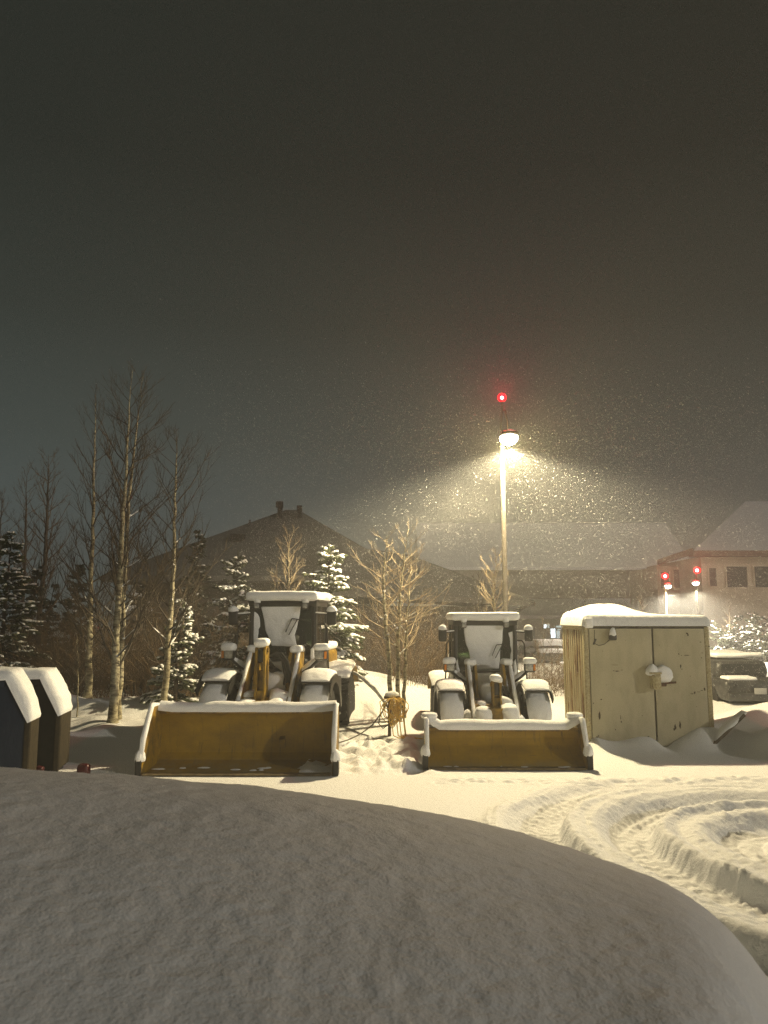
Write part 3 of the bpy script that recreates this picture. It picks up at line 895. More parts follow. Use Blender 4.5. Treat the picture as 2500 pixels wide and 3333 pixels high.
    wp.tube([(q[1][0], yw, q[1][1]), (q[4][0], yw - 0.01, q[4][1])], 0.012, 5)
    part(wp, 'wiper', M['black_metal'], cab)
    # ---- rear body
    rb = MB()
    rb.rbox((0, 5.5, 1.38), (1.3, 1.9, 0.95), 0.12)
    rb.rbox((0, 6.35, 0.95), (1.7, 0.35, 0.9), 0.08)
    rb.rbox((0, 5.0, 0.66), (1.5, 0.3, 0.26), 0.05)
    ro = part(rb, 'engine_hood', M['yellow'])
    rs = MB(); rs.rbox((0, 5.5, 1.92), (1.3, 1.9, 0.2), 0.09, 4, 0.02, 2.0, seed=seed)
    part(rs, 'snow_cap', M['snow'], ro)
    ex = MB(); ex.tube([(0.3, 5.3, 1.8), (0.3, 5.3, 2.35)], 0.05, 10)
    part(ex, 'exhaust', M['black_metal'], ro)
    return root

OL = at(772, 2525, 13.26)
profL = [(0.0, 0.0), (0.80, 0.045), (0.93, 0.09), (1.02, 0.20), (1.06, 0.36), (1.06, 0.58), (1.02, 0.76), (0.90, 0.95)]
plateL = [(-0.06, 0.0), (-0.02, 0.30), (0.06, 0.56), (0.46, 1.06), (0.98, 1.06), (1.12, 0.7), (1.12, 0.2), (0.95, 0.0)]
make_loader(OL, 1.0, R(5.5), 0.10, profL, plateL, 1.60, 2.08, -0.08,
            [(-0.035, 0.30), (0.05, 0.56), (0.25, 0.82), (0.46, 1.07), (0.86, 1.06)],
            [([(874, 1951), (979, 1953), (981, 1972), (974, 2008), (967, 2041), (960, 2068), (967, 2106), (884, 2102), (874, 2074), (863, 2052), (857, 2008), (848, 1978)], 0.05, 0.004),
             ([(822, 1990), (838, 2000), (846, 2030), (838, 2060), (832, 2098), (818, 2098), (816, 2040)], 0.02, 0.012)],
            [(1012, 2022), (971, 2016), (953, 2014), (933, 2058), (943, 2067)], 5,
            'larger yellow wheel loader with a wide brown-stained bucket, parked beside the dark bins', 0.03, 0.70)
OR_ = at(1652, 2505, 13.78)
profR = [(0.0, 0.0), (0.45, 0.30), (0.50, 0.345), (0.545, 0.45), (0.525, 0.55), (0.46, 0.63)]
plateR = [(-0.06, 0.0), (-0.04, 0.22), (0.06, 0.44), (0.24, 0.78), (0.60, 0.78), (0.68, 0.4), (0.64, 0.1), (0.52, 0.0)]
make_loader(OR_, 0.86, 0.0, 0.0, profR, plateR, 1.385, 1.62, 0.05,
            [(-0.05, 0.22), (0.05, 0.44), (0.15, 0.63), (0.24, 0.79), (0.48, 0.80)],
            [([(1520, 2030), (1630, 2029), (1640, 2034), (1637, 2055), (1634, 2095), (1628, 2120), (1627, 2150), (1624, 2178), (1580, 2184), (1535, 2187), (1531, 2150), (1527, 2120), (1518, 2100), (1512, 2070), (1511, 2045)], 0.05, 0.004),
             ([(1676, 2052), (1681, 2060), (1684, 2110), (1688, 2170), (1668, 2180), (1660, 2150), (1664, 2120), (1660, 2085), (1655, 2060)], 0.015, 0.012),
             ([(1476, 2052), (1486, 2070), (1478, 2100), (1474, 2085)], 0.012, 0.01)],
            [(1655, 2111), (1634, 2098), (1615, 2099), (1600, 2134), (1611, 2142)], 9,
            'smaller yellow wheel loader between the young aspens and the steel container', 0.13, 0.76)

# ------------------------------------------------------------------ steel container
CO = at(1914, 2440, 16.0)
CW, CL, CH = 2.53, 2.15, 0.0
ctop = at(1914, 2041, 16.0).z
cbot = -0.14
ct = thing('steel_container', (CO.x, 16.0, 0), 'beige steel container with two chipped doors, rusty ribbed side and a thick snow cap', 'container', rz=R(-1.5))
b = MB()
# ribbed left side
n = 9
ys, xs = [], []
pitch = (CL - 0.2) / n
prof = [(0.0, 0.0)]
y = 0.1
for i in range(n):
    prof += [(0.0, y), (0.0, y + pitch * 0.36), (0.07, y + pitch * 0.44), (0.07, y + pitch * 0.86), (0.0, y + pitch * 0.94)]
    y += pitch
prof += [(0.0, CL)]
vs = [(x, y, cbot) for x, y in prof] + [(x, y, ctop) for x, y in prof]
fs = [(i, i + 1, len(prof) + i + 1, len(prof) + i) for i in range(len(prof) - 1)]
b.add(vs, fs)
vs = [(CW - x, y, cbot) for x, y in prof] + [(CW - x, y, ctop) for x, y in prof]
b.add(vs, fs)
b.rbox((CW / 2, CL - 0.02, (ctop + cbot) / 2), (CW - 0.02, 0.04, ctop - cbot - 0.01), 0)
b.rbox((CW / 2, CL / 2 + 0.02, ctop - 0.03), (CW - 0.03, CL - 0.06, 0.06), 0)
# material with rust streaks running down the ribs
m, nt, out = new_mat('ribbed_side_paint')
bs = nt.nodes.new('ShaderNodeBsdfPrincipled'); nt.links.new(bs.outputs[0], out.inputs[0]); bs.inputs['Roughness'].default_value = 0.7
tcn = nt.nodes.new('ShaderNodeTexCoord')
mp = nt.nodes.new('ShaderNodeMapping'); mp.inputs['Scale'].default_value = (3, 3.0, 0.6)
n1 = nt.nodes.new('ShaderNodeTexNoise'); n1.inputs['Scale'].default_value = 1.5; n1.inputs['Detail'].default_value = 8; n1.inputs['Roughness'].default_value = 0.72
rp = nt.nodes.new('ShaderNodeValToRGB')
rp.color_ramp.elements[0].position = 0.50; rp.color_ramp.elements[0].color = (0.45, 0.39, 0.25, 1)
rp.color_ramp.elements[1].position = 0.62; rp.color_ramp.elements[1].color = (0.10, 0.035, 0.012, 1)
e_ = rp.color_ramp.elements.new(0.56); e_.color = (0.33, 0.22, 0.10, 1)
nt.links.new(tcn.outputs['Object'], mp.inputs[0]); nt.links.new(mp.outputs[0], n1.inputs['Vector'])
nt.links.new(n1.outputs['Fac'], rp.inputs[0]); nt.links.new(rp.outputs[0], bs.inputs['Base Color'])
b.build('ribbed_wall', m, ct, ang=20)
fr = MB()
for xx in (0.04, CW - 0.04):
    fr.rbox((xx, 0.06, (ctop + cbot) / 2), (0.10, 0.14, ctop - cbot), 0.015)
    fr.rbox((xx, CL - 0.06, (ctop + cbot) / 2), (0.09, 0.13, ctop - cbot + 0.01), 0.015)
fr.rbox((CW / 2, 0.13, ctop - 0.005), (CW - 0.16, 0.10, 0.09), 0.01)
fr.rbox((CW / 2, 0.055, cbot + 0.06), (CW - 0.16, 0.10, 0.12), 0.01)
for xx in (0.02, CW - 0.02):
    fr.rbox((xx, CL / 2, ctop - 0.02), (0.075, CL - 0.2, 0.10), 0.01)
fr.build('frame', M['galv'], ct)
gk = MB(); gk.rbox((CW / 2, -0.008, ctop - 0.022), (CW - 0.2, 0.05, 0.026), 0.004); gk.build('door_shade_strip', M['black_metal'], ct)  # black strip painting the shadow line between roof snow and doors
cf = MB()
cf.rbox((0.10, 0.02, ctop + 0.08), (0.17, 0.2, 0.21), 0.03)
cf.build('corner_block', M['snow'], ct)

def door(x0, x1, chips, name='door'):
    d = MB()
    d.rbox(((x0 + x1) / 2, 0.0, (ctop - 0.03 + cbot + 0.1) / 2), (x1 - x0, 0.045, ctop - cbot - 0.13), 0.006, 6)
    d.cur = 1
    rnd = random.Random(int(x0 * 100))
    for (px, py, w, h) in chips:
        q = at(px, py, 15.97)
        X, Zc = q.x - CO.x, q.z
        w, h = w * 15.97 / FPX, h * 15.97 / FPX
        k = 9
        vs = []
        for i in range(k):
            a = 2 * PI * i / k
            rr = rnd.uniform(0.5, 1.15)
            vs.append((X + math.cos(a) * w * 0.5 * rr, -0.0255, Zc + math.sin(a) * h * 0.5 * rr))
        d.add(vs, [tuple(range(k))])
    return d.build(name, [M['container'], M['chip']], ct)
xm = at(2128, 2230, 16.0).x - CO.x
door(0.10, xm - 0.018, [(1952, 2330, 7, 34), (1932, 2290, 4, 5), (1957, 2277, 6, 4), (2020, 2335, 3, 16), (2022, 2350, 5, 8), (2008, 2185, 16, 4), (1998, 2184, 8, 3), (2024, 2181, 9, 2),
                        (2000, 2165, 30, 1.5), (1942, 2405, 12, 16), (1937, 2420, 8, 18), (1948, 2396, 5, 8), (2003, 2375, 3, 5), (2060, 2250, 2, 2), (1975, 2230, 2, 2), (1962, 2120, 2, 3), (2035, 2085, 2, 2), (2090, 2330, 3, 3), (2110, 2398, 6, 5)])
do2 = door(xm + 0.018, CW - 0.10, [(2236, 2066, 5, 16), (2233, 2062, 8, 5), (2277, 2090, 6, 3), (2305, 2105, 8, 3.5), (2207, 2128, 4, 6), (2232, 2133, 20, 2.5), (2216, 2133, 6, 2), (2213, 2169, 5, 16), (2217, 2178, 3, 6), (2282, 2125, 3, 4), (2280, 2141, 3, 4),
                             (2244, 2201, 3, 3), (2250, 2258, 14, 2.5), (2258, 2255, 6, 9), (2270, 2252, 14, 2), (2282, 2247, 12, 2.5), (2290, 2243, 6, 10), (2196, 2366, 8, 20), (2192, 2374, 6, 10), (2211, 2358, 7, 26), (2137, 2396, 4, 5), (2150, 2320, 2, 2), (2180, 2230, 3, 2), (2300, 2190, 3, 2), (2145, 2100, 2, 3), (2265, 2300, 2, 3)])
# lock box, latch and a lump of snow
q = at(2131, 2218, 15.9)
lx, lz = q.x - CO.x, q.z
lb = MB()
lb.rbox((lx, -0.13, lz), (0.17, 0.21, 0.30), 0.02)
lb.rbox((lx, -0.24, lz + 0.01), (0.10, 0.02, 0.2), 0.01)
lb.rbox((lx - 0.02, -0.13, lz + 0.17), (0.24, 0.22, 0.04), 0.01)
lbo = lb.build('lock_box', M['galv'], ct)
la = MB()
la.tube([(lx + 0.08, -0.12, lz - 0.02), (lx + 0.25, -0.10, lz - 0.03), (lx + 0.42, -0.09, lz - 0.02)], 0.022, 8)
la.rbox((lx + 0.16, -0.08, lz - 0.05), (0.14, 0.07, 0.10), 0.02)
la.build('latch', M['rust'], lbo)
sn = MB()
sn.blob((lx + 0.16, -0.11, lz + 0.12), (0.20, 0.11, 0.20), 4, 0.1, 14, 9, flat=0.75)
sn.blob((lx - 0.06, -0.12, lz + 0.17), (0.13, 0.12, 0.17), 5, 0.1, 12, 8)
sn.build('snow_cap', M['snow'], lbo)
# small wall lamp with its cable
q = at(1995, 2075, 15.9)
wx, wz = q.x - CO.x, q.z
wl = MB()
wl.rbox((wx, -0.09, wz - 0.0), (0.14, 0.14, 0.12), 0.03); wl.rbox((wx + 0.02, -0.03, wz + 0.10), (0.10, 0.04, 0.2), 0.01)
wlo = wl.build('wall_lamp', M['black_metal'], ct)
sn = MB(); sn.blob((wx, -0.09, wz + 0.05), (0.075, 0.085, 0.15), 8); sn.build('snow_cap', M['snow'], wlo)
cbm = MB()
cbm.tube([(wx - 0.06, -0.04, wz - 0.06), (wx - 0.16, -0.03, wz - 0.14), (wx - 0.27, -0.03, wz - 0.17), (wx - 0.33, -0.03, wz - 0.14), (wx - 0.36, -0.03, wz - 0.1), (wx - 0.35, -0.03, wz + 0.15)], 0.007, 5)
cbm.rbox((wx - 0.355, -0.035, wz - 0.09), (0.035, 0.02, 0.13), 0.005, rot=Matrix.Rotation(R(25), 3, 'Y'))
cbm.build('cable', M['cord'], ct)
# snow on the roof: even layer with a big drift on top
gxn, gyn = 56, 36
vs, fs = [], []
def roofz(u, v):
    X, Y = u * CW, v * CL
    e = min(u, 1 - u) * CW; f_ = min(v, 1 - v) * CL
    edge = min(1.0, min(e, f_) / 0.14)
    edge = math.sqrt(max(0, 1 - (1 - edge) ** 2))
    hgt = 0.215 + 0.025 * mnoise.noise(Vector((X * 1.2, Y * 1.2, 3)))
    dr = 0.25 * math.exp(-((X - 0.85) / (0.65 if X < 0.85 else 0.52)) ** 2) * float(sstep(0.0, 0.5, v)) * (1 if X < .8 else 1)
    return ctop + 0.03 + edge * (hgt + dr)
ov = 0.05
for i in range(gxn + 1):
    for j in range(gyn + 1):
        u = 0.5 - 0.5 * math.cos(PI * i / gxn); v = 0.5 - 0.5 * math.cos(PI * j / gyn)
        u = 0.5 * u + 0.5 * i / gxn; v = 0.5 * v + 0.5 * j / gyn
        vs.append((-ov + u * (CW + 2 * ov), -ov + v * (CL + 2 * ov), roofz(u, v) + 0.008 * mnoise.noise(Vector((u * 40, v * 40, 1)))))
for i in range(gxn):
    for j in range(gyn):
        a = i * (gyn + 1) + j
        fs.append((a, a + gyn + 1, a + gyn + 2, a + 1))
rim = [i * (gyn + 1) for i in range(gxn + 1)] + [gxn * (gyn + 1) + j for j in range(1, gyn + 1)] + [i * (gyn + 1) + gyn for i in range(gxn - 1, -1, -1)] + [j for j in range(gyn - 1, 0, -1)]
o0 = len(vs)
for r_ in rim:
    p = vs[r_]; vs.append((p[0], p[1], ctop + 0.018))
for i in range(len(rim)):
    j = (i + 1) % len(rim)
    fs.append((rim[i], rim[j], o0 + j, o0 + i))
fs.append(tuple(range(o0, o0 + len(rim))))
rs = MB(); rs.add(vs, fs)
rs.build('roof_snow', M['snow'], ct, ang=75)

# board sticking out of the snow at the container's corner
p0, p1 = at(2335, 2412, 15.55), at(2392, 2338, 15.75)
dv = (p1 - p0)
bd = MB()
ln = dv.length + 0.25
ang = math.atan2(dv.z, dv.x)
bd.rbox((0, 0, 0), (ln, 0.26, 0.06), 0.008, rot=Matrix.Rotation(-ang, 3, 'Y'))
bo = bd.build('timber_board', M['timber'])
bo.location = (p0 + p1) / 2
tag(bo, 'dark board leaning out of the snow at the foot of the container', 'board')
sn = MB(); sn.ridge([Vector((-ln * .3, 0, -ln * .3 * math.tan(ang) + .03)), Vector((ln * .42, 0, ln * .42 * math.tan(ang) * 0.92 + .03))], 0.27, 0.07, seed=4)
sn.build('snow_cap', M['snow'], bo)

# ------------------------------------------------------------------ two dark bins on the left
def make_bin(px_right_front, Yf, top_py, slope_px, wall_m, label, wdt, dep, slope_h, psi):
    pr = at(px_right_front, 2400, Yf)
    zt = at(px_right_front, top_py, Yf).z
    o = thing('steel_bin', (pr.x, Yf, 0), label, 'bin', 'dark bins at the left edge', rz=psi)
    sx = (px_right_front - slope_px) / FPX * Yf / 1.02
    zs = zt - slope_h
    poly = [(-wdt, 0.06), (0, 0.06), (0, zs), (-sx, zt), (-wdt, zt)]
    bb = MB(); bb.prism([(a - 0.02 if a == 0 else a, c) for a, c in poly], 0.0, dep, 'y')
    body = bb.build('body', wall_m, o, ang=20)
    ed = MB()
    ed.rbox((-0.005, dep / 2, (zs + 0.06) / 2 + 0.03), (0.05, dep + 0.03, zs - 0.06), 0.012)
    ed.rbox((-0.03, 0.0, (zs) / 2), (0.08, 0.06, zs), 0.01)
    ed.build('end_panel', M['lamplit_bin_edge'], o)
    rb = MB()
    for f_ in (0.33, 0.66):
        rb.rbox((-wdt * f_, -0.02, (zt) / 2), (0.07, 0.04, zt - 0.2), 0.008)
    rb.rbox((-wdt / 2, -0.025, zt - 0.09), (wdt - sx * 2.2 if wdt > sx * 2.4 else 0.2, 0.05, 0.08), 0.01)
    rb.build('rib', wall_m, o)
    sk = MB()
    for xx in (-0.12, -wdt + 0.15):
        sk.rbox((xx, dep / 2, 0.03), (0.12, dep, 0.08), 0.01)
    sk.build('skid', M['black_metal'], o)
    sn = MB()
    # thick snow following the top and the slope
    n = 90
    pts = []
    L1, L2 = wdt - sx, math.hypot(sx, slope_h)
    for i in range(n + 1):
        t = (L1 + L2) * i / n
        if t < L1: pts.append((-wdt + t, zt, 0.0, 1.0))
        else:
            u = (t - L1) / L2
            pts.append((-sx + sx * u, zt - slope_h * u, slope_h / L2, sx / L2))
    m = 15
    vs, fs = [], []
    for i, (a, c, nxx, nzz) in enumerate(pts):
        # smooth the normal over the bend
        t = (L1 + L2) * i / n
        w = float(sstep(L1 - 0.22, L1 + 0.22, t))
        nn = Vector((slope_h / L2 * w, 0, 1 - w + sx / L2 * w)).normalized()
        thk = 0.15 * (1 - 0.45 * float(sstep(0.55, 1.0, (t - L1) / L2)) if t > L1 else 1.0)
        if i == n: thk *= 0.5
        for j in range(m):
            v = j / (m - 1)
            yy = -0.06 + v * (dep + 0.12)
            ed_ = math.sqrt(max(0, 1 - (2 * v - 1) ** 6))
            h_ = thk * (0.12 + 0.88 * ed_) * (1 + 0.16 * mnoise.noise(Vector((t * 2.1, yy * 3, Yf))) + 0.10 * mnoise.noise(Vector((t * 9, yy * 9, Yf))))
            vs.append(Vector((a, yy, c)) + nn * h_)
        for j in (0, 1):
            vs.append(Vector((a, (-0.06, dep + 0.06)[j], c + 0.004)) - nn * 0.03)
    K = m + 2
    for i in range(n):
        A0, B0 = i * K, (i + 1) * K
        for j in range(m - 1):
            fs.append((A0 + j, B0 + j, B0 + j + 1, A0 + j + 1))
        fs.append((A0 + m, B0 + m, B0, A0)); fs.append((A0 + m - 1, B0 + m - 1, B0 + m + 1, A0 + m + 1))
        fs.append((A0 + m + 1, B0 + m + 1, B0 + m, A0 + m))
    for A0 in (0, n * K):
        fs.append([A0 + j for j in range(m)] + [A0 + m + 1, A0 + m])
    sn.add(vs, fs)
    sn.build('snow_cap', M['snow'], o, ang=60)
    return o
make_bin(193, 13.35, 2205, 129, M['bin_black'], 'black steel bin with snow on its sloping top, behind the blue-grey one', 3.0, 0.62, 0.63, R(8))
make_bin(95, 12.2, 2208, 19, M['bin_blue'], 'blue-grey steel bin with sloping snowy top, cut off by the frame edge', 3.0, 0.46, 0.66, R(10))

# red rounded object half hidden behind the mound, and a smaller red one between the bins
p = at(272, 2520, 12.9)
rc = MB(); rc.rbox((0, 0, 0.15), (0.195, 0.18, 0.32), 0.06, 2)
o = rc.build('red_canister', M['red']); o.location = (p.x, p.y, gz(p.x, p.y) - 0.05)
tag(o, 'dark red rounded canister standing in the snow right of the bins', 'canister')
p = at(126, 2503, 12.9)
rc = MB(); rc.rbox((0, 0, 0.12), (0.12, 0.12, 0.26), 0.03, 1, rot=Matrix.Rotation(R(12), 3, 'Y'))
o = rc.build('red_marker', M['red']); o.location = (p.x, p.y, gz(p.x, p.y) - 0.03)
tag(o, 'tiny red cap in the snow between the two dark bins', 'cap')

# ------------------------------------------------------------------ lamp posts
def make_post(name, base, head, beacon, arm_dx, label, lens_m, pole_m, r0, k=1.0, fork=True):
    o = thing(name, base, label, 'lamp post', 'lamp posts with a red light on top')
    bx = Vector((0, 0, 0)); H = head - Vector(base); Bc = beacon - Vector(base)
    p = MB()
    p.tube([(0, 0, 0), (0, 0, H.z * 0.5), (0, 0, H.z + 0.10)], [r0, r0 * 0.85, r0 * 0.72], 14)
    p.rbox((0, 0, 0.12), (r0 * 4.4, r0 * 4.4, 0.24), 0.02)
    p.build('pole', pole_m, o)
    a = MB()
    a.tube([(0, 0, H.z + 0.02), (H.x * 0.5, H.y * 0.5, H.z + 0.10), (H.x, H.y, H.z + 0.10)], 0.035 * k, 8)
    a.build('arm', M['dark_pole'], o)
    h = MB()
    h.rbox((H.x, H.y, H.z + 0.10), (0.40 * k, 0.50 * k, 0.10 * k), 0.04 * k, 2)
    ho = h.build('lamp_head', M['dark_pole'], o)
    l = MB()
    l.blob((H.x, H.y, H.z + 0.03), (0.23 * k, 0.28 * k, 0.05 * k), 1, 0.0, 20, 10, flat=4.0)
    l.build('lens', lens_m, ho)
    s_ = MB(); s_.blob((H.x, H.y, H.z + 0.15 * k), (0.20 * k, 0.25 * k, 0.06 * k), 2); s_.build('snow_cap', M['snow'], ho)
    br = MB()
    if fork:
        br.tube([(-0.02, 0, H.z + 0.08), (-0.02, 0, H.z + 0.5), (0.02, 0, H.z + 0.98)], 0.022, 6)
        br.tube([(0.17, 0, H.z + 0.30), (0.16, 0, H.z + 0.62), (0.10, 0, H.z + 0.92), (0.02, 0, H.z + 0.93)], 0.024, 6)
        br.tube([(0.17, 0, H.z + 0.30), (0.05, 0, H.z + 0.08)], 0.02, 6)
    br.tube([(0.0, 0, H.z + 0.05), (Bc.x, Bc.y, Bc.z)], 0.02 * k, 6) if not fork else br.tube([(0.02, 0, H.z + 0.95), (Bc.x, Bc.y, Bc.z - 0.05)], 0.025, 6)
    br.build('bracket', M['dark_pole'], o)
    bcn = MB()
    bcn.blob((Bc.x, Bc.y, Bc.z), (0.115, 0.115, 0.12) if fork else (0.19, 0.19, 0.19), 1, 0.0, 16, 10, flat=0.9)
    bo_ = bcn.build('beacon', M['beacon'], o)
    bcn = MB(); bcn.blob((Bc.x, Bc.y, Bc.z), (0.04, 0.04, 0.045) if fork else (0.08, 0.08, 0.08), 1, 0.0, 12, 8, flat=1)
    bcn.build('bulb', M['bulb'], bo_)
    return o
def lamp(name, kind, loc, energy, col, size=0.1, spot=None, blend=0.3, rot=(0, 0, 0)):
    L = bpy.data.lights.new(name, kind)
    L.energy = energy; L.color = col
    if kind in ('POINT', 'SPOT'): L.shadow_soft_size = size
    if spot: L.spot_size = R(spot); L.spot_blend = blend
    o = bpy.data.objects.new(name, L); o.location = loc; o.rotation_euler = rot
    COL.objects.link(o)
    return o

HEAD = at(1656, 1428, 18.95)
BEAC = at(1634, 1295, 19.7)
pb = at(1646, 2000, 19.7)
make_post('lamp_post', (pb.x, 19.7, gz(pb.x, 19.7) - 0.1), HEAD, BEAC, 0, 'tall lit lamp post with a red beacon, rising behind the smaller loader', M['lamp_glow'], M['pole'], 0.08)
f1h, f1b = at(2174, 1909, 44), at(2165, 1876, 44)
make_post('lamp_post', (at(2169, 2000, 44).x, 44, 0), f1h, f1b, 0, 'distant lamp post, lower of the two with red beacons right of centre', M['lamp_far'], M['galv'], 0.075, 0.85, False)
f2h, f2b = at(2265, 1899, 42), at(2269, 1857, 42)
make_post('lamp_post', (at(2271, 2000, 42).x, 42, 0), f2h, f2b, 0, 'distant lamp post on a thin dark pole, nearest the building windows', M['lamp_far'], M['dark_pole'], 0.05, 0.8, False)

# ------------------------------------------------------------------ coil of yellow hose on a post
pp = at(1268, 2395, 16.9)
hz0 = gz(pp.x, 16.9)
po = thing('hose_post', (pp.x, 16.9, hz0), 'short dark post carrying the yellow hose coil', 'post')
m_ = MB(); m_.rbox((0, 0, 0.40), (0.07, 0.07, 0.9), 0.01); m_.rbox((0.05, -0.04, 0.80), (0.34, 0.08, 0.06), 0.01); m_.build('timber', M['timber'], po)
m_ = MB(); m_.blob((0.06, -0.02, 0.84), (0.17, 0.1, 0.10), 3); m_.build('snow_cap', M['snow'], po)
rnd = random.Random(12)
hm = MB()
for i in range(19):
    xx = rnd.uniform(-0.04, 0.28); w = rnd.uniform(0.04, 0.20); L = rnd.uniform(0.22, 0.66); dy = rnd.uniform(-0.2, -0.02)
    tw = rnd.uniform(-.5, .5)
    pts = []
    for q in range(15):
        a = 2 * PI * q / 14
        sx = math.sin(a) * w * (1 + 0.35 * math.sin(2 * a + i))
        pts.append((xx + sx * math.cos(tw) + 0.02 * math.sin(i * 2.2 + q * 1.3), dy + sx * math.sin(tw) + 0.03 * math.cos(a + i), 0.80 + rnd.uniform(-.02, .02) - L * 0.5 * (1 - math.cos(a))))
    hm.tube(pts, 0.0095, 6, cap=False)
for i in range(6):
    x0 = rnd.uniform(0.0, 0.3)
    hm.tube([(x0, -0.08, 0.5), (x0 + 0.03, -0.1, 0.2), (x0 + 0.05, -0.14, 0.03), (x0 + rnd.uniform(0.1, 0.3), -0.25, 0.0), (x0 + rnd.uniform(0.3, 0.6), -0.3, -0.01)], 0.0115, 6)
ho = hm.build('hose_coil', M['hose']); ho.location = (pp.x, 16.86, hz0)
tag(ho, 'tangled coil of yellow hose hung on the post below the aspens', 'hose')
cd = MB()
cd.tube([(-0.04, 0, 0.72), (-0.16, -0.06, 0.50), (-0.36, -0.2, 0.25), (-0.62, -0.5, 0.10), (-0.85, -0.9, 0.05), (-1.1, -1.3, 0.03)], 0.014, 6)
cd.tube([(-0.06, -0.02, 0.66), (-0.2, -0.05, 0.42), (-0.23, -0.05, 0.26), (-0.14, -0.06, 0.16), (-0.02, -0.05, 0.24), (0.02, -0.05, 0.36)], 0.013, 6)
co = cd.build('power_cord', M['cord']); co.location = (pp.x, 16.9, hz0)
tag(co, 'dark cord trailing from the hose post down to the larger loader', 'cord')
a0, a1 = at(1135, 2182, 18.6), at(1262, 2300, 17.0)
br = MB()
br.tube([a0, a0.lerp(a1, 0.35) + Vector((0.0, 0, 0.08)), a0.lerp(a1, 0.7) + Vector((0.02, 0, 0.06)), a1, a1 + Vector((0.05, -0.02, -0.35))], [0.014, 0.018, 0.022, 0.024, 0.022], 8)
bo = br.build('leaning_branch', M['timber'])
tag(bo, 'snow dusted branch leaning from the mound to the hose post', 'branch')
sn = MB(); sn.ridge([a0.lerp(a1, 0.05) + Vector((0, 0, .03)), a0.lerp(a1, 0.35) + Vector((0.0, 0, 0.10)), a0.lerp(a1, 0.7) + Vector((0.02, 0, 0.09)), a1 + Vector((0, 0, .03))], 0.06, 0.05, seed=2)
sn.build('snow_cap', M['snow'], bo)

# ------------------------------------------------------------------ buildings
def quad(mb, pts):
    mb.add(pts, [tuple(range(len(pts)))])
# house with the big hipped roof
YB = 35.0
ap = at(950, 1660, YB + 7); e0 = at(330, 1935, YB); e1 = at(1330, 1935, YB)
ez = at(900, 1874, YB).z
lx0, lx1 = at(330, 1900, YB).x, at(1345, 1900, YB).x
h1 = thing('hip_roof_house', ((lx0 + lx1) / 2, YB + 7, 0), 'dark house under a big pyramid roof with flues, behind the larger loader', 'house')
cx = (lx0 + lx1) / 2; cy = YB + 7
def loc(p): return (p[0] - cx, p[1] - cy, p[2])
rf = MB()
rl = 0.35
slopeL = (ap.z - ez)
A_ = Vector((lx0, YB, ez)); B_ = Vector((lx1, YB, ez)); C_ = Vector((lx1 + 1.0, YB + 14, ez)); D_ = Vector((lx0, YB + 14, ez))
T0 = Vector((ap.x - rl, ap.y, ap.z)); T1 = Vector((ap.x + rl, ap.y, ap.z))
th = Vector((0, 0, 0.25))
P_ = [loc(p) for p in (A_, B_, C_, D_, T0, T1)] + [loc(p - th) for p in (A_, B_, C_, D_)]
rf.add(P_, [(0, 1, 5, 4), (1, 2, 5), (2, 3, 4, 5), (3, 0, 4), (6, 7, 1, 0), (7, 8, 2, 1), (8, 9, 3, 2), (9, 6, 0, 3), (9, 8, 7, 6)])
rfo = rf.build('roof', M['roof_dark'], h1, smooth=False)
fl = MB()
for (px, pt, pbm, w) in ((910, 1637, 1722, 17), (975, 1650, 1720, 13)):
    q1 = at(px, pt, YB + 6.0); q0 = at(px, pbm + 14, YB + 6.0)
    f_ = MB()
    ww = w / FPX * YB
    f_.rbox(loc(((q0.x), q0.y, (q0.z + q1.z) / 2)), (ww, ww, q1.z - q0.z), 0.0)
    f_.rbox(loc((q1.x, q1.y, q1.z - 0.1)), (ww * 1.5, ww * 1.5, 0.32), 0.0)
    f_.build('chimney', M['metal_dark'], rfo, smooth=False)
q1, q0 = at(813, 1692, YB + 5), at(813, 1716, YB + 5.0)
f_ = MB(); f_.tube([loc(q0), loc(q1)], 0.05, 6); f_.build('vent_pipe', M['metal_dark'], rfo)
# skeletal flue frame on the left slope
f_ = MB()
for px in (757, 790):
    q1, q0 = at(px, 1740, YB + 3.5), at(px, 1830, YB + 3.2)
    f_.tube([loc(q0), loc(q1)], 0.09, 6)
q1, q0 = at(752, 1740, YB + 3.4), at(795, 1762, YB + 3.4)
f_.rbox(loc(((q0.x + q1.x) / 2, q0.y, (q0.z + q1.z) / 2)), (abs(q1.x - q0.x), 0.5, abs(q1.z - q0.z)), 0)
q1 = at(773, 1824, YB + 3.2)
f_.rbox(loc((q1.x, q1.y, q1.z)), (0.9, 0.6, 0.2), 0)
f_.build('flue_frame', M['metal_dark'], rfo)
wl_ = MB()
wl_.rbox(loc(((lx0 + lx1) / 2, YB + 7.2, ez / 2 - 0.2)), (lx1 - lx0 - 2.0, 11.5, ez + 0.1), 0)
wlo = wl_.build('wall', M['wall_dark'], h1, smooth=False)
for (px, py, w, hh, lit) in ((982, 2090, 10, 9, 1), (560, 2020, 60, 70, 0), (1200, 2010, 70, 80, 0)):
    q = at(px, py, YB + 1.43)
    w_ = MB(); w_.rbox(loc((q.x, q.y, q.z)), (w / FPX * YB + 0.14, 0.06, hh / FPX * YB + 0.14), 0)
    wo = w_.build('window', M['window_frame'], h1, smooth=False)
    w_ = MB(); w_.rbox(loc((q.x, q.y - 0.035, q.z)), (w / FPX * YB, 0.02, hh / FPX * YB), 0)
    w_.build('pane', M['window_lit'] if lit else M['window_dark'], wo, smooth=False)
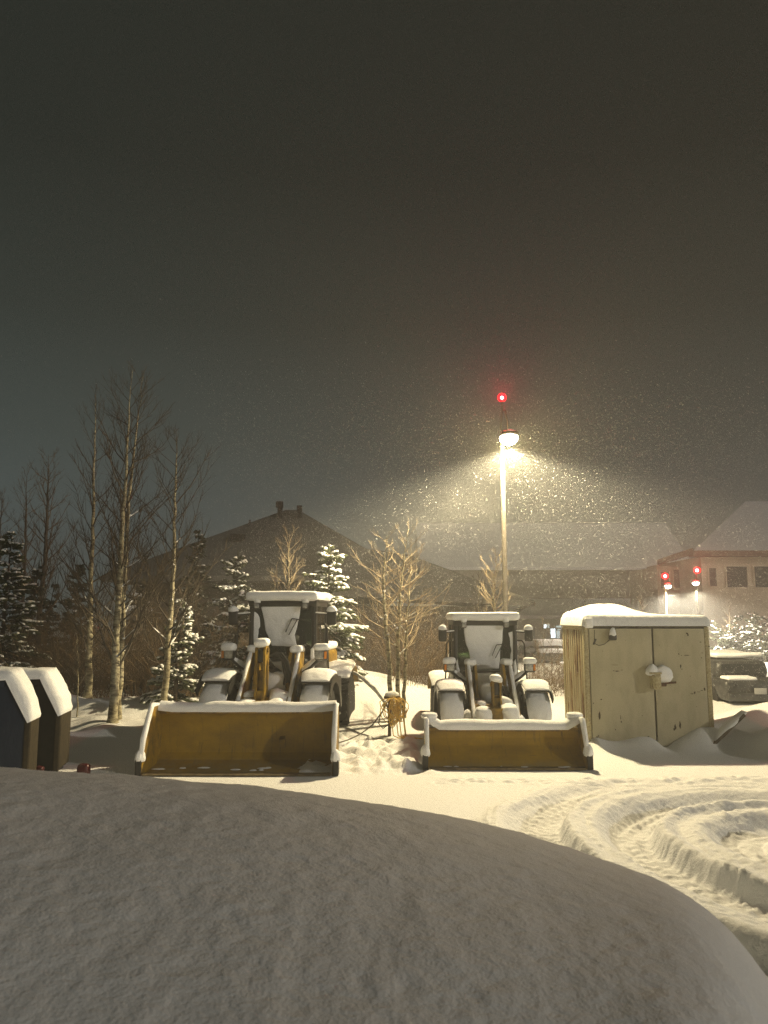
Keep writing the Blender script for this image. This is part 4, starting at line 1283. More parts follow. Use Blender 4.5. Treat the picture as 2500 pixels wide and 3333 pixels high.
# lower wing running to the right, with the pointed eave
YW = 33.0
w0 = at(1180, 1790, YW + 4); w1 = at(1742, 1957, YW); 
wz = w1.z
wing = MB()
wx0, wx1 = at(1100, 1900, YW).x - 1, w1.x
rz_ = at(1330, 1806, YW + 4).z
rx_ = at(1330, 1806, YW + 4).x
Pq = [(wx0, YW, wz + .5), (wx1, YW, wz), (wx1, YW + 8, wz), (wx0, YW + 8, wz + .5), (wx0, YW + 4, rz_ + .6), (rx_, YW + 4, rz_)]
lowr = [(a, b_, c - 0.22) for a, b_, c in Pq[:4]]
wing.add([loc(p) for p in Pq + lowr], [(0, 1, 5, 4), (1, 2, 5), (2, 3, 4, 5), (3, 0, 4), (6, 7, 1, 0), (7, 8, 2, 1), (8, 9, 3, 2), (9, 6, 0, 3), (9, 8, 7, 6)])
wing.build('wing_roof', M['roof_dark'], h1, smooth=False)
ww_ = MB(); ww_.rbox(loc(((wx0 + wx1 - 1.6) / 2, YW + 4, wz / 2 - 0.2)), (wx1 - wx0 - 1.6, 6.4, wz), 0)
ww_.build('wing_wall', M['wall_dark'], h1, smooth=False)
gt = MB(); ta, tb = at(1742, 1962, YW), at(1690, 1985, YW + 0.2)
gt.tube([loc(ta), loc(ta.lerp(tb, 0.5) + Vector((0, 0, .02))), loc(tb)], 0.09, 6); gt.tube([loc(tb), loc(tb + Vector((-1.2, 0, -0.35)))], 0.07, 6)
gt.build('eave_brace', M['metal_dark'], h1)

# long far building with stacked snowy roofs and lit ground-floor windows
YL = 78.0
def X(px, Y): return (px - 1250) / FPX * Y
def Zp(py, Y): return at(1250, py, Y).z
lb_ = thing('long_building', (X(1800, YL), YL, 0), 'long hazy building with tiered snowy roofs and bright ground floor windows', 'building')
def locl(p): return (p[0] - X(1800, YL), p[1] - YL, p[2])
xa, xb = X(1380, YL), X(2240, YL)
m1 = MB(); m1.rbox(locl(((xa + xb) / 2, YL + 6, Zp(1843, YL) / 2)), (xb - xa, 10, Zp(1843, YL)), 0)
m1.build('wall', M['wall_brown'], lb_, smooth=False)
m1 = MB()
zt_, ze_ = Zp(1702, YL + 7), Zp(1846, YL)
m1.add([locl(p) for p in ((xa - .5, YL, ze_), (xb + .5, YL, ze_), (xb + .5, YL + 7, zt_), (xa - .5, YL + 7, zt_), (xb + .5, YL + 14, ze_), (xa - .5, YL + 14, ze_), (xa - .5, YL, ze_ - .3), (xb + .5, YL, ze_ - .3))], [(0, 1, 2, 3), (3, 2, 4, 5), (0, 6, 7, 1), (5, 0, 3), (1, 4, 2)])
m1.build('upper_roof', M['roof_snow'], lb_, smooth=False)
m1 = MB()
YC_ = YL - 7
zt2, ze2 = Zp(1948, YL + 0.9), Zp(2004, YC_)
xc0, xc1 = X(1300, YC_), X(2240, YC_)
m1.add([locl(p) for p in ((xc0, YC_, ze2), (xc1, YC_, ze2), (xc1, YL + 0.95, zt2), (xc0, YL + 0.95, zt2), (xc0, YC_, ze2 - .3), (xc1, YC_, ze2 - .3), (xc1, YL + .95, ze2 - .3), (xc0, YL + .95, ze2 - .3))], [(0, 1, 2, 3), (0, 4, 5, 1), (1, 5, 6, 2), (3, 7, 4, 0), (4, 7, 6, 5)])
m1.build('lower_roof', M['roof_snow'], lb_, smooth=False)
m1 = MB(); m1.rbox(locl(((xc0 + xc1) / 2, (YC_ + YL) / 2 + 1, (ze2 - .31) / 2)), (xc1 - xc0 - 1, YL - YC_ - 0.2, ze2 - .31), 0)
m1.build('lower_wall', M['wall_brown'], lb_, smooth=False)
yw_ = (YC_ + YL) / 2 + 1 - (YL - YC_ - 0.2) / 2
for (x0, x1, y0, y1, lit) in ((1792, 1807, 2047, 2076, 'window_lit'), (1770, 1778, 2033, 2045, 'window_lit'), (1782, 1788, 2033, 2044, 'window_dim'), (1810, 1826, 2037, 2043, 'window_dim'), (1814, 1824, 2048, 2051, 'window_dim'), (1811, 1822, 2053, 2078, 'window_dim'), (1712, 1738, 2046, 2078, 'window_dark')):
    w_, hh = (x1 - x0) / FPX * yw_ * 1.01, (y1 - y0) / FPX * yw_
    q = at((x0 + x1) / 2, (y0 + y1) / 2, yw_)
    f_ = MB(); f_.rbox(locl((q.x, yw_ - 0.03, q.z)), (w_ + 0.16, 0.08, hh + 0.16), 0)
    fo = f_.build('window', M['window_frame'], lb_, smooth=False)
    f_ = MB(); f_.rbox(locl((q.x, yw_ - 0.08, q.z)), (w_, 0.02, hh), 0)
    f_.build('pane', M[lit], fo, smooth=False)

# tan building on the right
YT = 58.0
tb_ = thing('tan_building', (X(2450, YT), YT, 0), 'hazy tan building with a red-brown eave and big dark windows at right', 'building')
def loct(p): return (p[0] - X(2450, YT), p[1] - YT, p[2])
zE = Zp(1812, YT)
xL, xR = X(2282, YT), X(2800, YT)
m1 = MB(); m1.rbox(loct(((xL + xR) / 2, YT + 6, zE / 2)), (xR - xL, 12, zE), 0); m1.build('wall', M['wall_tan'], tb_, smooth=False)
xW0 = X(2130, YT + 5)
zE2 = Zp(1846, YT + 5)
m1 = MB(); m1.rbox(loct(((xW0 + xL) / 2, YT + 8, zE2 / 2)), (xL - xW0 + 0.02, 7, zE2), 0); m1.build('side_wall', M['wall_tan'], tb_, smooth=False)
m1 = MB()
m1.rbox(loct(((xL + xR) / 2 - 0.3, YT - 0.5, zE + 0.16)), (xR - xL + 1.2, 1.0, 0.42), 0)
a, b2 = Vector((X(2140, YT + 4), YT + 4, zE2 + 0.1)), Vector((xL - 0.9, YT - 0.8, zE + 0.16))
dd = b2 - a
m1.add([loct(a), loct(b2), loct(b2 + Vector((0, 0, .42))), loct(a + Vector((0, 0, .42))), loct(a + Vector((.3, .5, 0))), loct(b2 + Vector((.3, .5, 0))), loct(b2 + Vector((.3, .5, .42))), loct(a + Vector((.3, .5, .42)))], [(0, 1, 2, 3), (7, 6, 5, 4), (3, 2, 6, 7), (4, 5, 1, 0), (0, 3, 7, 4), (1, 5, 6, 2)])
m1.build('fascia', M['fascia'], tb_, smooth=False)
m1 = MB()
zr = Zp(1632, YT + 7)
xr0 = X(2440, YT + 7)
z0 = zE + 0.38
m1.add([loct(p) for p in ((xL - 0.9, YT - 1, z0), (xR, YT - 1, z0), (xR, YT + 7, zr), (xr0, YT + 7, zr), ((xL - 0.9) * (YT + 17) / (YT - 1), YT + 15, z0), (xR, YT + 15, z0))], [(0, 1, 2, 3), (3, 2, 5, 4), (0, 3, 4)])
m1.build('roof', M['roof_snow'], tb_, smooth=False)
for (x0, x1, y0, y1, Y_) in ((2365, 2430, 1845, 1912, YT), (2456, 2530, 1845, 1912, YT), (2308, 2330, 1850, 1908, YT), (2192, 2236, 1855, 1915, YT + 4.5), (2150, 2178, 1862, 1915, YT + 4.5)):
    w_, hh = (x1 - x0) / FPX * Y_, (y1 - y0) / FPX * Y_
    q = at((x0 + x1) / 2, (y0 + y1) / 2, Y_)
    f_ = MB(); f_.rbox(loct((q.x, Y_ - 0.04, q.z)), (w_ + 0.24, 0.10, hh + 0.24), 0)
    fo = f_.build('window', M['wall_tan'], tb_, smooth=False)
    f_ = MB(); f_.rbox(loct((q.x, Y_ - 0.10, q.z)), (w_, 0.03, hh), 0)
    f_.build('pane', M['window_dark'], fo, smooth=False)

# little shed roof glimpsed between the aspens on the left
q0, q1 = at(400, 1990, 29), at(448, 1910, 29)
sd = thing('garden_shed', ((q0.x + q1.x) / 2, 29.5, 0), 'small pale shed roof glimpsed behind the double-trunked aspen', 'shed')
cxs = (q0.x + q1.x) / 2
m1 = MB(); m1.rbox((0, 0.6, q0.z / 2 - 0.05), (q1.x - q0.x - 0.1, 1.0, q0.z - 0.1), 0); m1.build('wall', M['wall_brown'], sd, smooth=False)
hw_ = (q1.x - q0.x) / 2 + 0.05
m1 = MB(); m1.add([(-hw_, 0, q0.z), (hw_, 0, q0.z), (hw_ * .55, .9, q1.z), (-hw_, .9, q1.z + .1), (-hw_, 1.4, q0.z), (hw_, 1.4, q0.z)], [(0, 1, 2, 3), (1, 5, 2), (3, 2, 5, 4), (0, 3, 4), (0, 4, 5, 1)]); m1.build('roof', M['roof_snow'], sd, smooth=False)

# ------------------------------------------------------------------ snowed-in cars
def make_car(cpx, Y, top_py, wid, label, dark, zbase, plate=False, seed=1, rz=0.0):
    q = at(cpx, top_py, Y)
    H = q.z - zbase
    o = thing('parked_car', (q.x, Y, zbase), label, 'car', 'snowed-in parked cars', rz=rz)
    w2 = wid / 2
    k = H / 1.6
    b_ = MB()
    b_.rbox((0, 2.1, 0.62 * k), (wid, 4.2, 0.62 * k), 0.18, 2, 0.0)
    b_.rbox((0, 2.0, 1.12 * k), (wid * 0.84, 2.4, 0.60 * k), 0.22, 2)
    b_.rbox((0, -0.02, 0.45 * k), (wid * 0.97, 0.16, 0.22), 0.06)
    b_.build('body', M['shaded_car_paint'], o)
    g_ = MB(); g_.rbox((0, 0.815, 1.14 * k), (wid * 0.68, 0.05, 0.34 * k), 0.02); g_.build('rear_window', M['window_dark'], o)
    for sx in (-1, 1):
        for yy in (0.8, 3.3):
            w_ = MB(); w_.lathe([(0.18, -0.1), (0.31, -0.11), (0.33, 0), (0.31, 0.11), (0.18, 0.1)], (sx * (w2 - 0.1), yy, 0.32), 'x', 20)
            w_.build('wheel', M['rubber'], o)
        t_ = MB(); t_.rbox((sx * (w2 - 0.16), 0.0, 0.78 * k), (0.16, 0.05, 0.14), 0.02); t_.build('tail_light', M['window_dark'], o)
    if plate:
        p_ = MB(); p_.rbox((0, -0.11, 0.62 * k), (0.32, 0.02, 0.16), 0.01); p_.build('number_plate', M['plate'], o)
    s_ = MB()
    if dark:  # thin snow over the dark body paints this car as shaded
        s_.rbox((0.1, 2.2, H - 0.05), (wid * 0.75, 2.1, 0.14), 0.065, 4, 0.04, 1.3, seed=seed)
        s_.rbox((-0.35, 0.35, 0.96 * k), (wid * 0.45, 0.5, 0.10), 0.045, 3, 0.03, 1.3, seed=seed)
        s_.build('snow_cap', M['snow'], o)
        return o
    s_.rbox((0, 2.0, H - 0.10), (wid * 0.88, 2.5, 0.34), 0.15, 4, 0.04, 1.3, seed=seed)
    s_.rbox((0, 3.6, 0.98 * k), (wid * 0.95, 1.3, 0.3), 0.14, 3, 0.04, 1.3, seed=seed + 1)
    s_.rbox((0, 0.38, 0.98 * k), (wid * 0.95, 0.8, 0.26), 0.12, 3, 0.04, 1.3, seed=seed + 2)
    s_.build('snow_cap', M['snow'], o)
    return o
make_car(2462, 20.6, 2134, 1.75, 'dark snow-covered car with a pale number plate, right of the container', True, 0.12, True, 3)
make_car(1812, 42, 2090, 2.0, 'far snowed-in car left of the container, rounder and brighter with snow', False, 0.0, False, 5)
make_car(1768, 43.5, 2092, 2.0, 'far snowed-in car beside the smaller loader cab, greyer one', False, 0.0, False, 8)
make_car(1735, 47, 2096, 2.0, 'far snowed-in car half hidden behind the smaller loader mirror', False, 0.0, False, 9)
# lit kerb of ploughed snow in front of the cars
kb = MB()
kb.ridge([at(1640, 2172, 33), at(1760, 2172, 33), at(1900, 2170, 33)], 0.8, 0.16, under=1.9, jit=0.2, seed=6)
ko = kb.build('snow_ridge', M['snow']); tag(ko, 'low ploughed ridge of snow in front of the far parked cars', 'snow ridge')

# ------------------------------------------------------------------ bare aspens
def rand_perp(rnd, t):
    a = rnd.uniform(0, 2 * PI)
    u = t.orthogonal().normalized(); w = t.cross(u)
    return u * math.cos(a) + w * math.sin(a)

def path_at(P, t):
    n = len(P) - 1
    f = min(max(t, 0), 0.9999) * n
    i = int(f)
    return P[i].lerp(P[i + 1], f - i), (P[i + 1] - P[i]).normalized()

def grow(mb, rnd, p, d, L, r, depth, up, sides):
    """a curved branch with side shoots; d bends towards up"""
    n = 5 if depth == 0 else 4
    pts = [p.copy()]
    cur = p.copy(); dd = d.normalized()
    for i in range(n):
        dd = (dd + Vector((rnd.gauss(0, .11), rnd.gauss(0, .11), rnd.gauss(0, .08) + up * 0.13))).normalized()
        cur = cur + dd * (L / n)
        pts.append(cur.copy())
    rr = [r * (1 - 0.85 * i / n) + 0.0012 for i in range(n + 1)]
    mb.tube(pts, rr, sides, cap=False)
    return pts

def aspen(name, trunks, label, seed, twig_m=None, bark=None, nb=38, spread=0.28, first=0.22, density=1.0, snowy=True, group='bare aspens', cat='tree', down=0.0, rmin=0.0, gaunt=False):
    rnd = random.Random(seed)
    base = trunks[0][0][0]
    o = thing(name, tuple(base), label, cat, group)
    crown = MB(); sn = MB()
    for ti, (ctrl, r0) in enumerate(trunks):
        ctrl = [Vector(c) - base for c in ctrl]
        # smooth resample with small wiggles
        P = []
        N = 26
        for i in range(N + 1):
            q, _ = path_at(ctrl, i / N)
            P.append(q)
        for it in range(3):
            P = [P[0]] + [(P[i - 1] + P[i] * 2 + P[i + 1]) / 4 for i in range(1, N)] + [P[-1]]
        P = [q + Vector((rnd.gauss(0, .012), rnd.gauss(0, .012), 0)) * (1 if 0 < i < N else 0) for i, q in enumerate(P)]
        H = (P[-1] - P[0]).length
        tb = MB()
        rad = [max(0.005, 0.82 * r0 * (1 - i / N) ** 0.85 * (1 + (0.35 if i == 0 else 0))) for i in range(N + 1)]
        tb.tube(P, rad, 9)
        # knots where branches leave
        tb.build('trunk', bark or M['aspen'], o, ang=60)
        az = rnd.uniform(0, 6)
        for b in range(int(nb * density)):
            t = first + (0.985 - first) * (b + rnd.random()) / (nb * density)
            p, tdir = path_at(P, t)
            az += 2.4 + rnd.uniform(-.5, .5)
            el = R(rnd.uniform(24, 58)) + down
            if gaunt: el = R(rnd.uniform(8, 42))
            L = H * spread * (0.25 + 0.9 * (1 - t) ** 0.8) * rnd.uniform(0.65, 1.2)
            d = Vector((math.cos(az) * math.cos(el), math.sin(az) * math.cos(el), math.sin(el)))
            r = max(0.004 + rmin, r0 * 0.22 * (1 - t) ** 0.7 * rnd.uniform(.6, 1.1) + 0.0035 + rmin)
            bp = grow(crown, rnd, p, d, L, r, 0, 0.75 if gaunt else 1.0, 4)
            if snowy and t < 0.6 and rnd.random() < 0.4:
                sn.blob(p + d * 0.06 + Vector((0, 0, r + .01)), (0.026 + r, 0.026 + r, 0.035), b, seg=7, rings=5)
                if rnd.random() < .5: sn.ridge([bp[0] + Vector((0, 0, r)), bp[1] + Vector((0, 0, r))], 0.02 + r, 0.018, seed=b)
            for s_ in range(int((4 + L * 4.2) * (0.62 if gaunt else 1))):
                u = rnd.uniform(0.18, 0.97)
                q, td = path_at(bp, u)
                dd = (td + rand_perp(rnd, td) * rnd.uniform(.35, .7)).normalized()
                if dd.z < -0.1: dd.z *= -0.4
                L2 = L * rnd.uniform(.16, .42) * (1.15 - .5 * u) + 0.05
                sp = grow(crown, rnd, q, dd, L2, max(0.0026, r * .40), 1, 0.8, 3)
                for s3 in range(rnd.choice((1, 1, 2, 2))):
                    q3, td3 = path_at(sp, rnd.uniform(.25, .95))
                    d3 = (td3 + rand_perp(rnd, td3) * rnd.uniform(.4, .8)).normalized()
                    L3 = L2 * rnd.uniform(.25, .55)
                    crown.tube([q3, q3 + d3 * L3 * .5 + Vector((0, 0, .01)), q3 + d3 * L3 + Vector((0, 0, .03))], [0.0024, 0.002, 0.0012], 3, cap=False)
    crown.build('crown', twig_m or M['twig'], o, ang=0)
    if snowy and sn.v: sn.build('snow', M['branch_snow'], o)['kind'] = 'stuff'
    return o

def tp(px, py, Y): return at(px, py, Y)
def root_at(px, Y):
    x = (px - 1250) / FPX * Y * 1.02
    return Vector((x, Y, gz(x, Y) - 0.08))
def stem(pts, Y, r0, x0=None):
    """trunk control points from photo pixels; the first is snapped to the ground"""
    q = at(pts[0][0], pts[0][1], Y)
    L = [Vector((q.x, Y, gz(q.x, Y) - 0.08))]
    for (px, py) in pts[1:]:
        L.append(at(px, py, Y))
    return (L, r0)

aspen('aspen_tree', [stem([(366, 2375), (374, 2200), (385, 1980), (400, 1720), (412, 1500), (432, 1205)], 17.4, 0.135), stem([(382, 2368), (396, 2150), (404, 1900), (418, 1640), (440, 1420), (466, 1225)], 17.7, 0.09)],
      'tallest bare aspen, with a double trunk rising from the snow left of the larger loader', 3, nb=40, spread=0.31, first=0.2)
aspen('aspen_tree', [stem([(286, 2295), (290, 2100), (297, 1900), (305, 1600), (311, 1285)], 20.0, 0.125)], 'tall bare aspen with a pale straight trunk just left of the double-trunked one', 4, nb=38, spread=0.28, first=0.16)
aspen('aspen_tree', [stem([(533, 2285), (545, 2120), (560, 1950), (567, 1750), (572, 1560), (575, 1420)], 18.4, 0.105)], 'bare aspen with a mottled trunk in front of the snow-laden small spruce', 5, nb=38, spread=0.34, first=0.12)
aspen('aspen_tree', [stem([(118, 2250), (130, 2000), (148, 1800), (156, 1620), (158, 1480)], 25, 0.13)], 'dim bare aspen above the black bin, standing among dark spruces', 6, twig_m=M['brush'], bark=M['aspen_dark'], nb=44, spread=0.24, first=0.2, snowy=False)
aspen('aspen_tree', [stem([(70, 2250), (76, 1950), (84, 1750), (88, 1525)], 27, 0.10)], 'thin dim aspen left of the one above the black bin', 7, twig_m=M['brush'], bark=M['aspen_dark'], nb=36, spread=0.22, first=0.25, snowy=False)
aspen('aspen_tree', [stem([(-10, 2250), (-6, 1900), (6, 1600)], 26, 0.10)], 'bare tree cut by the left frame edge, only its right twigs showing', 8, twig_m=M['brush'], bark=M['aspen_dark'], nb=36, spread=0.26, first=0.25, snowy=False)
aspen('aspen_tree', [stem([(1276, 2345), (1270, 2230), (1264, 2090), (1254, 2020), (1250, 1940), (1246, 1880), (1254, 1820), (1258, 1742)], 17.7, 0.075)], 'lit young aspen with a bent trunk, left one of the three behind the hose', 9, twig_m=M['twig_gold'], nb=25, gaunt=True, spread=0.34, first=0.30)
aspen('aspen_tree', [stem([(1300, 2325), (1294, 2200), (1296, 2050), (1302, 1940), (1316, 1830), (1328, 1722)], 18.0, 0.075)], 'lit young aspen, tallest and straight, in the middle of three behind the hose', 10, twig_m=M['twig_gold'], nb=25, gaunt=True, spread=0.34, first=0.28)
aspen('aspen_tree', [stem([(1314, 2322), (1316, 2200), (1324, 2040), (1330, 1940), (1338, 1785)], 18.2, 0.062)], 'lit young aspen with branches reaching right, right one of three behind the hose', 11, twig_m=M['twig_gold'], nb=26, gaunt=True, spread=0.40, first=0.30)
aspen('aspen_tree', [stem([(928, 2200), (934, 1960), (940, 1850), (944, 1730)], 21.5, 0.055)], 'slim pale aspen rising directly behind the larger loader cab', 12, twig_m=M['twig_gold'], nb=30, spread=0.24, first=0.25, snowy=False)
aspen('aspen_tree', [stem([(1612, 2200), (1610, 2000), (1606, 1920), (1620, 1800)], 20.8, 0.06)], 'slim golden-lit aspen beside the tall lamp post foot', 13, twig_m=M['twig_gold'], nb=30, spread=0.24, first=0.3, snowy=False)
aspen('aspen_tree', [stem([(1560, 2200), (1556, 2000), (1562, 1870)], 23, 0.035)], 'thin dim sapling above the left end of the smaller loader roof', 14, twig_m=M['twig'], nb=22, spread=0.22, first=0.3, snowy=False)
aspen('sapling', [stem([(253, 2290), (255, 2180), (252, 2075)], 18.6, 0.022)], 'very thin sapling beside the snow slope right of the black bin', 15, nb=10, spread=0.3, first=0.3, snowy=False, group='saplings')
SAPL = ['thin dark sapling nearest the mirror of the smaller loader', 'thin dark sapling in front of the brightest lit window', 'thin dark sapling close to the rusty container side',
        'thin dark sapling with low forks between loader and container', 'shortest dark sapling between loader and container', 'thin dark sapling above the container snow drift']
for i, (px, top, Y, r) in enumerate(((1766, 2010, 27, 0.028), (1792, 2040, 28, 0.026), (1832, 2060, 26, 0.022), (1748, 2090, 25, 0.02), (1815, 2110, 26, 0.02), (1905, 1900, 30, 0.03))):
    aspen('sapling', [stem([(px + 8, 2290), (px + 3, 2150), (px, top)], Y, r)], SAPL[i], 30 + i, twig_m=M['brush'], bark=M['aspen_dark'], nb=16, spread=0.24, first=0.12, snowy=False, group='saplings')
aspen('sapling', [stem([(2376, 2110), (2375, 2030), (2373, 1960)], 46, 0.05)], 'pale sapling standing in the snowy shrubs right of the container', 40, twig_m=M['twig_gold'], nb=14, spread=0.2, first=0.2, snowy=False, group='saplings')
aspen('sapling', [stem([(2090, 2110), (2088, 2000), (2085, 1950)], 40, 0.04)], 'dim sapling above the container roof, left of the distant lamps', 41, twig_m=M['twig_gold'], nb=18, spread=0.25, first=0.2, snowy=False, group='saplings')

# ------------------------------------------------------------------ spruces
def spruce(name, px, base_py, top_py, Rpx, Y, label, seed, needle, snow=0.6, clump=1.0, whorl=0.17, group='spruces', top_bare=0.0, droop=0.32, cat='spruce'):
    rnd = random.Random(seed)
    q = at(px, top_py, Y)
    bx = (px - 1250) / FPX * Y * 1.015
    zb = gz(bx, Y)
    H = q.z - zb
    Rm = Rpx / FPX * Y
    o = thing(name, (bx, Y, zb), label, cat, group)
    tr = MB(); tr.tube([(0, 0, -0.1), (0.02, 0, H * .5), (q.x - bx, 0, H * 0.99)], [0.03 + H * 0.014, 0.02 + H * .007, 0.008], 7)
    tr.build('trunk', M['spruce_bark'], o)
    cr, sn = MB(), MB()
    z = H * 0.04
    nw = int(H / whorl)
    for w in range(nw):
        t = w / nw
        zz = H * (0.05 + 0.94 * t)
        rmax = Rm * (1 - t) ** 0.82 * (0.92 + 0.16 * rnd.random()) + 0.05
        for b in range(rnd.choice((5, 6, 7)) if t < 0.8 else 4):
            az = rnd.uniform(0, 2 * PI)
            zz = H * (0.05 + 0.94 * t) + rnd.uniform(-1.1, 1.1) * whorl
            L = rmax * rnd.uniform(0.5, 1.2)
            dh = Vector((math.cos(az), math.sin(az), 0))
            sd = Vector((-dh.y, dh.x, 0))
            rise = 0.25 - 0.5 * droop + (0.5 * t) + rnd.uniform(-.22, .22)
            pts = []
            n = 5
            for i in range(n + 1):
                u = i / n
                pts.append(Vector(((q.x - bx) * (0.05 + .94 * t), 0, zz)) + dh * (L * u) + Vector((0, 0, L * (rise * u - droop * u * u + 0.12 * u ** 3))))
            cr.tube(pts, [0.012, 0.011, 0.009, 0.007, 0.006, 0.004], 3, cap=False)
            ns = max(4, int(L / 0.075))
            for s_ in range(ns):
                u = 0.15 + 0.85 * (s_ + rnd.random()) / ns
                p, td = path_at(pts, u)
                for sg in (-1, 1):
                    l = (0.16 + 0.26 * L * (1 - u * 0.75)) * rnd.uniform(.7, 1.2)
                    d = (td * 0.75 + sd * sg * rnd.uniform(.6, 1.0) + Vector((0, 0, rnd.uniform(-.6, .05)))).normalized()
                    e = p + d * l
                    wv = Vector((0, 0, 1)).cross(d).normalized() * (0.026 * clump + 0.012)
                    hv = Vector((0, 0, 1)) * (0.022 * clump + 0.01)
                    m_ = p.lerp(e, 0.45)
                    jit = Vector((rnd.gauss(0, .008), rnd.gauss(0, .008), rnd.gauss(0, .008)))
                    cr.add([p, m_ + wv + jit, e, m_ - wv, m_ + hv, m_ - hv * 1.4], [(0, 1, 4), (0, 4, 3), (1, 2, 4), (4, 2, 3), (0, 5, 1), (0, 3, 5), (1, 5, 2), (5, 3, 2)])
                    if rnd.random() < snow * 0.62:
                        c = p.lerp(e, rnd.uniform(.4, .75)) + Vector((0, 0, .028))
                        ang = math.atan2(d.y, d.x)
                        rot = Matrix.Rotation(ang, 3, 'Z') @ Matrix.Rotation(-math.asin(max(-1, min(1, d.z))), 3, 'Y')
                        sn.blob(c, (l * rnd.uniform(.25, .5), (0.022 + 0.022 * rnd.random()) * (0.7 + clump * .5), 0.024 + 0.022 * rnd.random() * clump), s_ + b, 0.15, 6, 4, rot)
            if rnd.random() < snow:
                u0 = rnd.uniform(.2, .5)
                a, _ = path_at(pts, u0); b_, _ = path_at(pts, 1.0); c_, _ = path_at(pts, (u0 + 1) / 2)
                up = Vector((0, 0, .02))
                sn.ridge([a + up, c_ + up, b_ + up], 0.06 + 0.06 * clump * rnd.random(), 0.035 + 0.04 * clump * rnd.random(), seed=b + w, jit=0.3)
    # leader
    cr.tube([(q.x - bx, 0, H * .93), (q.x - bx, 0, H)], [0.03, 0.008], 5)
    cr.build('crown', needle, o, smooth=False)
    if sn.v: sn.build('snow', M['branch_snow'], o, ang=0)['kind'] = 'stuff'
    return o
spruce('spruce_tree', 1072, 2190, 1765, 140, 20.6, 'snow-laden spruce close behind the right side of the larger loader cab', 2, M['needle'], 0.72, 1.4, group='spruces', droop=0.34)
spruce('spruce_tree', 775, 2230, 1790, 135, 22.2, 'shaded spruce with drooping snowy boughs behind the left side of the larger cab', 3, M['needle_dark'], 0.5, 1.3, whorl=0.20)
spruce('spruce_tree', 596, 2290, 1955, 82, 19.4, 'small brightly lit snow-laden spruce just behind the mottled aspen', 4, M['needle'], 0.9, 1.1)
spruce('spruce_tree', 40, 2170, 1730, 150, 20.5, 'big dark spruce lightly dusted with snow behind the bins', 5, M['needle'], 0.42, 0.9, whorl=0.18)
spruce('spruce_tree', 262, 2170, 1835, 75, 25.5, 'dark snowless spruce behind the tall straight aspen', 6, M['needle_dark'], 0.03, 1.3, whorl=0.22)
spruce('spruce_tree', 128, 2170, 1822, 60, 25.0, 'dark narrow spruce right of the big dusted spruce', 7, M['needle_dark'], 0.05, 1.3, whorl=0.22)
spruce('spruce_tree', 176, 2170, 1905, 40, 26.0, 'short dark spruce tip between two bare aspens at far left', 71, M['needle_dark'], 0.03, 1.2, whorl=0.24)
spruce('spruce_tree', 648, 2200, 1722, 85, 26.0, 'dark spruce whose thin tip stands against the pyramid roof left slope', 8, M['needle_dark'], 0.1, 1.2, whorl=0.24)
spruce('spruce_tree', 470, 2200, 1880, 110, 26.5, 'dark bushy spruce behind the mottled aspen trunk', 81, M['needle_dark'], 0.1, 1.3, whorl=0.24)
SH = ['snow-dotted shrub next to the container edge in the far row', 'snow-dotted shrub second from the container in the far row', 'snow-dotted shrub third from the container in the far row', 'snow-dotted shrub at the right frame edge in the far row']
for i, (px, top, rr) in enumerate(((2330, 2030, 75), (2395, 2010, 85), (2455, 1990, 90), (2520, 1985, 95))):
    spruce('snowy_shrub', px, 2110, top, rr, 45 + (i % 2), SH[i], 50 + i, M['needle_dark'], 0.28, 1.7, whorl=0.30, group='far row of snowy shrubs', droop=0.2, cat='shrub')

# ------------------------------------------------------------------ undergrowth (uncountable twigs)
def thicket(name, n, box, hmax, label, seed, m):
    rnd = random.Random(seed)
    mb = MB()
    for i in range(n):
        x = rnd.uniform(box[0], box[1]); y = rnd.uniform(box[2], box[3])
        z = gz(x, y) - 0.05
        h = hmax * rnd.uniform(.3, 1.0)
        d = Vector((rnd.gauss(0, .38), rnd.gauss(0, .38), 1)).normalized()
        pts = [Vector((x, y, z))]
        for k in range(4):
            d = (d + Vector((rnd.gauss(0, .2), rnd.gauss(0, .2), rnd.gauss(-.02, .12)))).normalized()
            pts.append(pts[-1] + d * (h / 4))
        r = rnd.uniform(.004, .011)
        mb.tube(pts, [r, r * .85, r * .7, r * .5, r * .3], 3, cap=False)
        for k in range(4):
            q, td = path_at(pts, rnd.uniform(.25, .95))
            d2 = (td + rand_perp(rnd, td) * rnd.uniform(.5, 1.1)).normalized()
            l = h * rnd.uniform(.12, .35)
            mid = q + d2 * l * .5
            mb.tube([q, mid, mid + (d2 + Vector((0, 0, rnd.uniform(-.2, .5)))).normalized() * l * .5], [r * .5, r * .4, r * .2], 3, cap=False)
    o = mb.build(name, m, None, ang=0)
    return tag(o, label, 'undergrowth', kind='stuff')
thicket('undergrowth', 1500, (-10.5, -4.6, 20.2, 24.0), 3.2, 'tangle of brown leafless brush behind the left aspens', 1, M['brush'])
thicket('undergrowth', 520, (-4.8, -0.6, 22.5, 25.5), 2.4, 'brown brush along the house wall behind the larger loader', 2, M['brush'])
thicket('undergrowth', 380, (0.2, 3.0, 20.5, 23.0), 2.4, 'snow-dusted brush behind the lit aspen trio', 3, M['brush'])
thicket('undergrowth', 700, (2.4, 7.5, 22.5, 26.0), 1.3, 'low brown brush between the smaller loader and the container', 4, M['brush'])

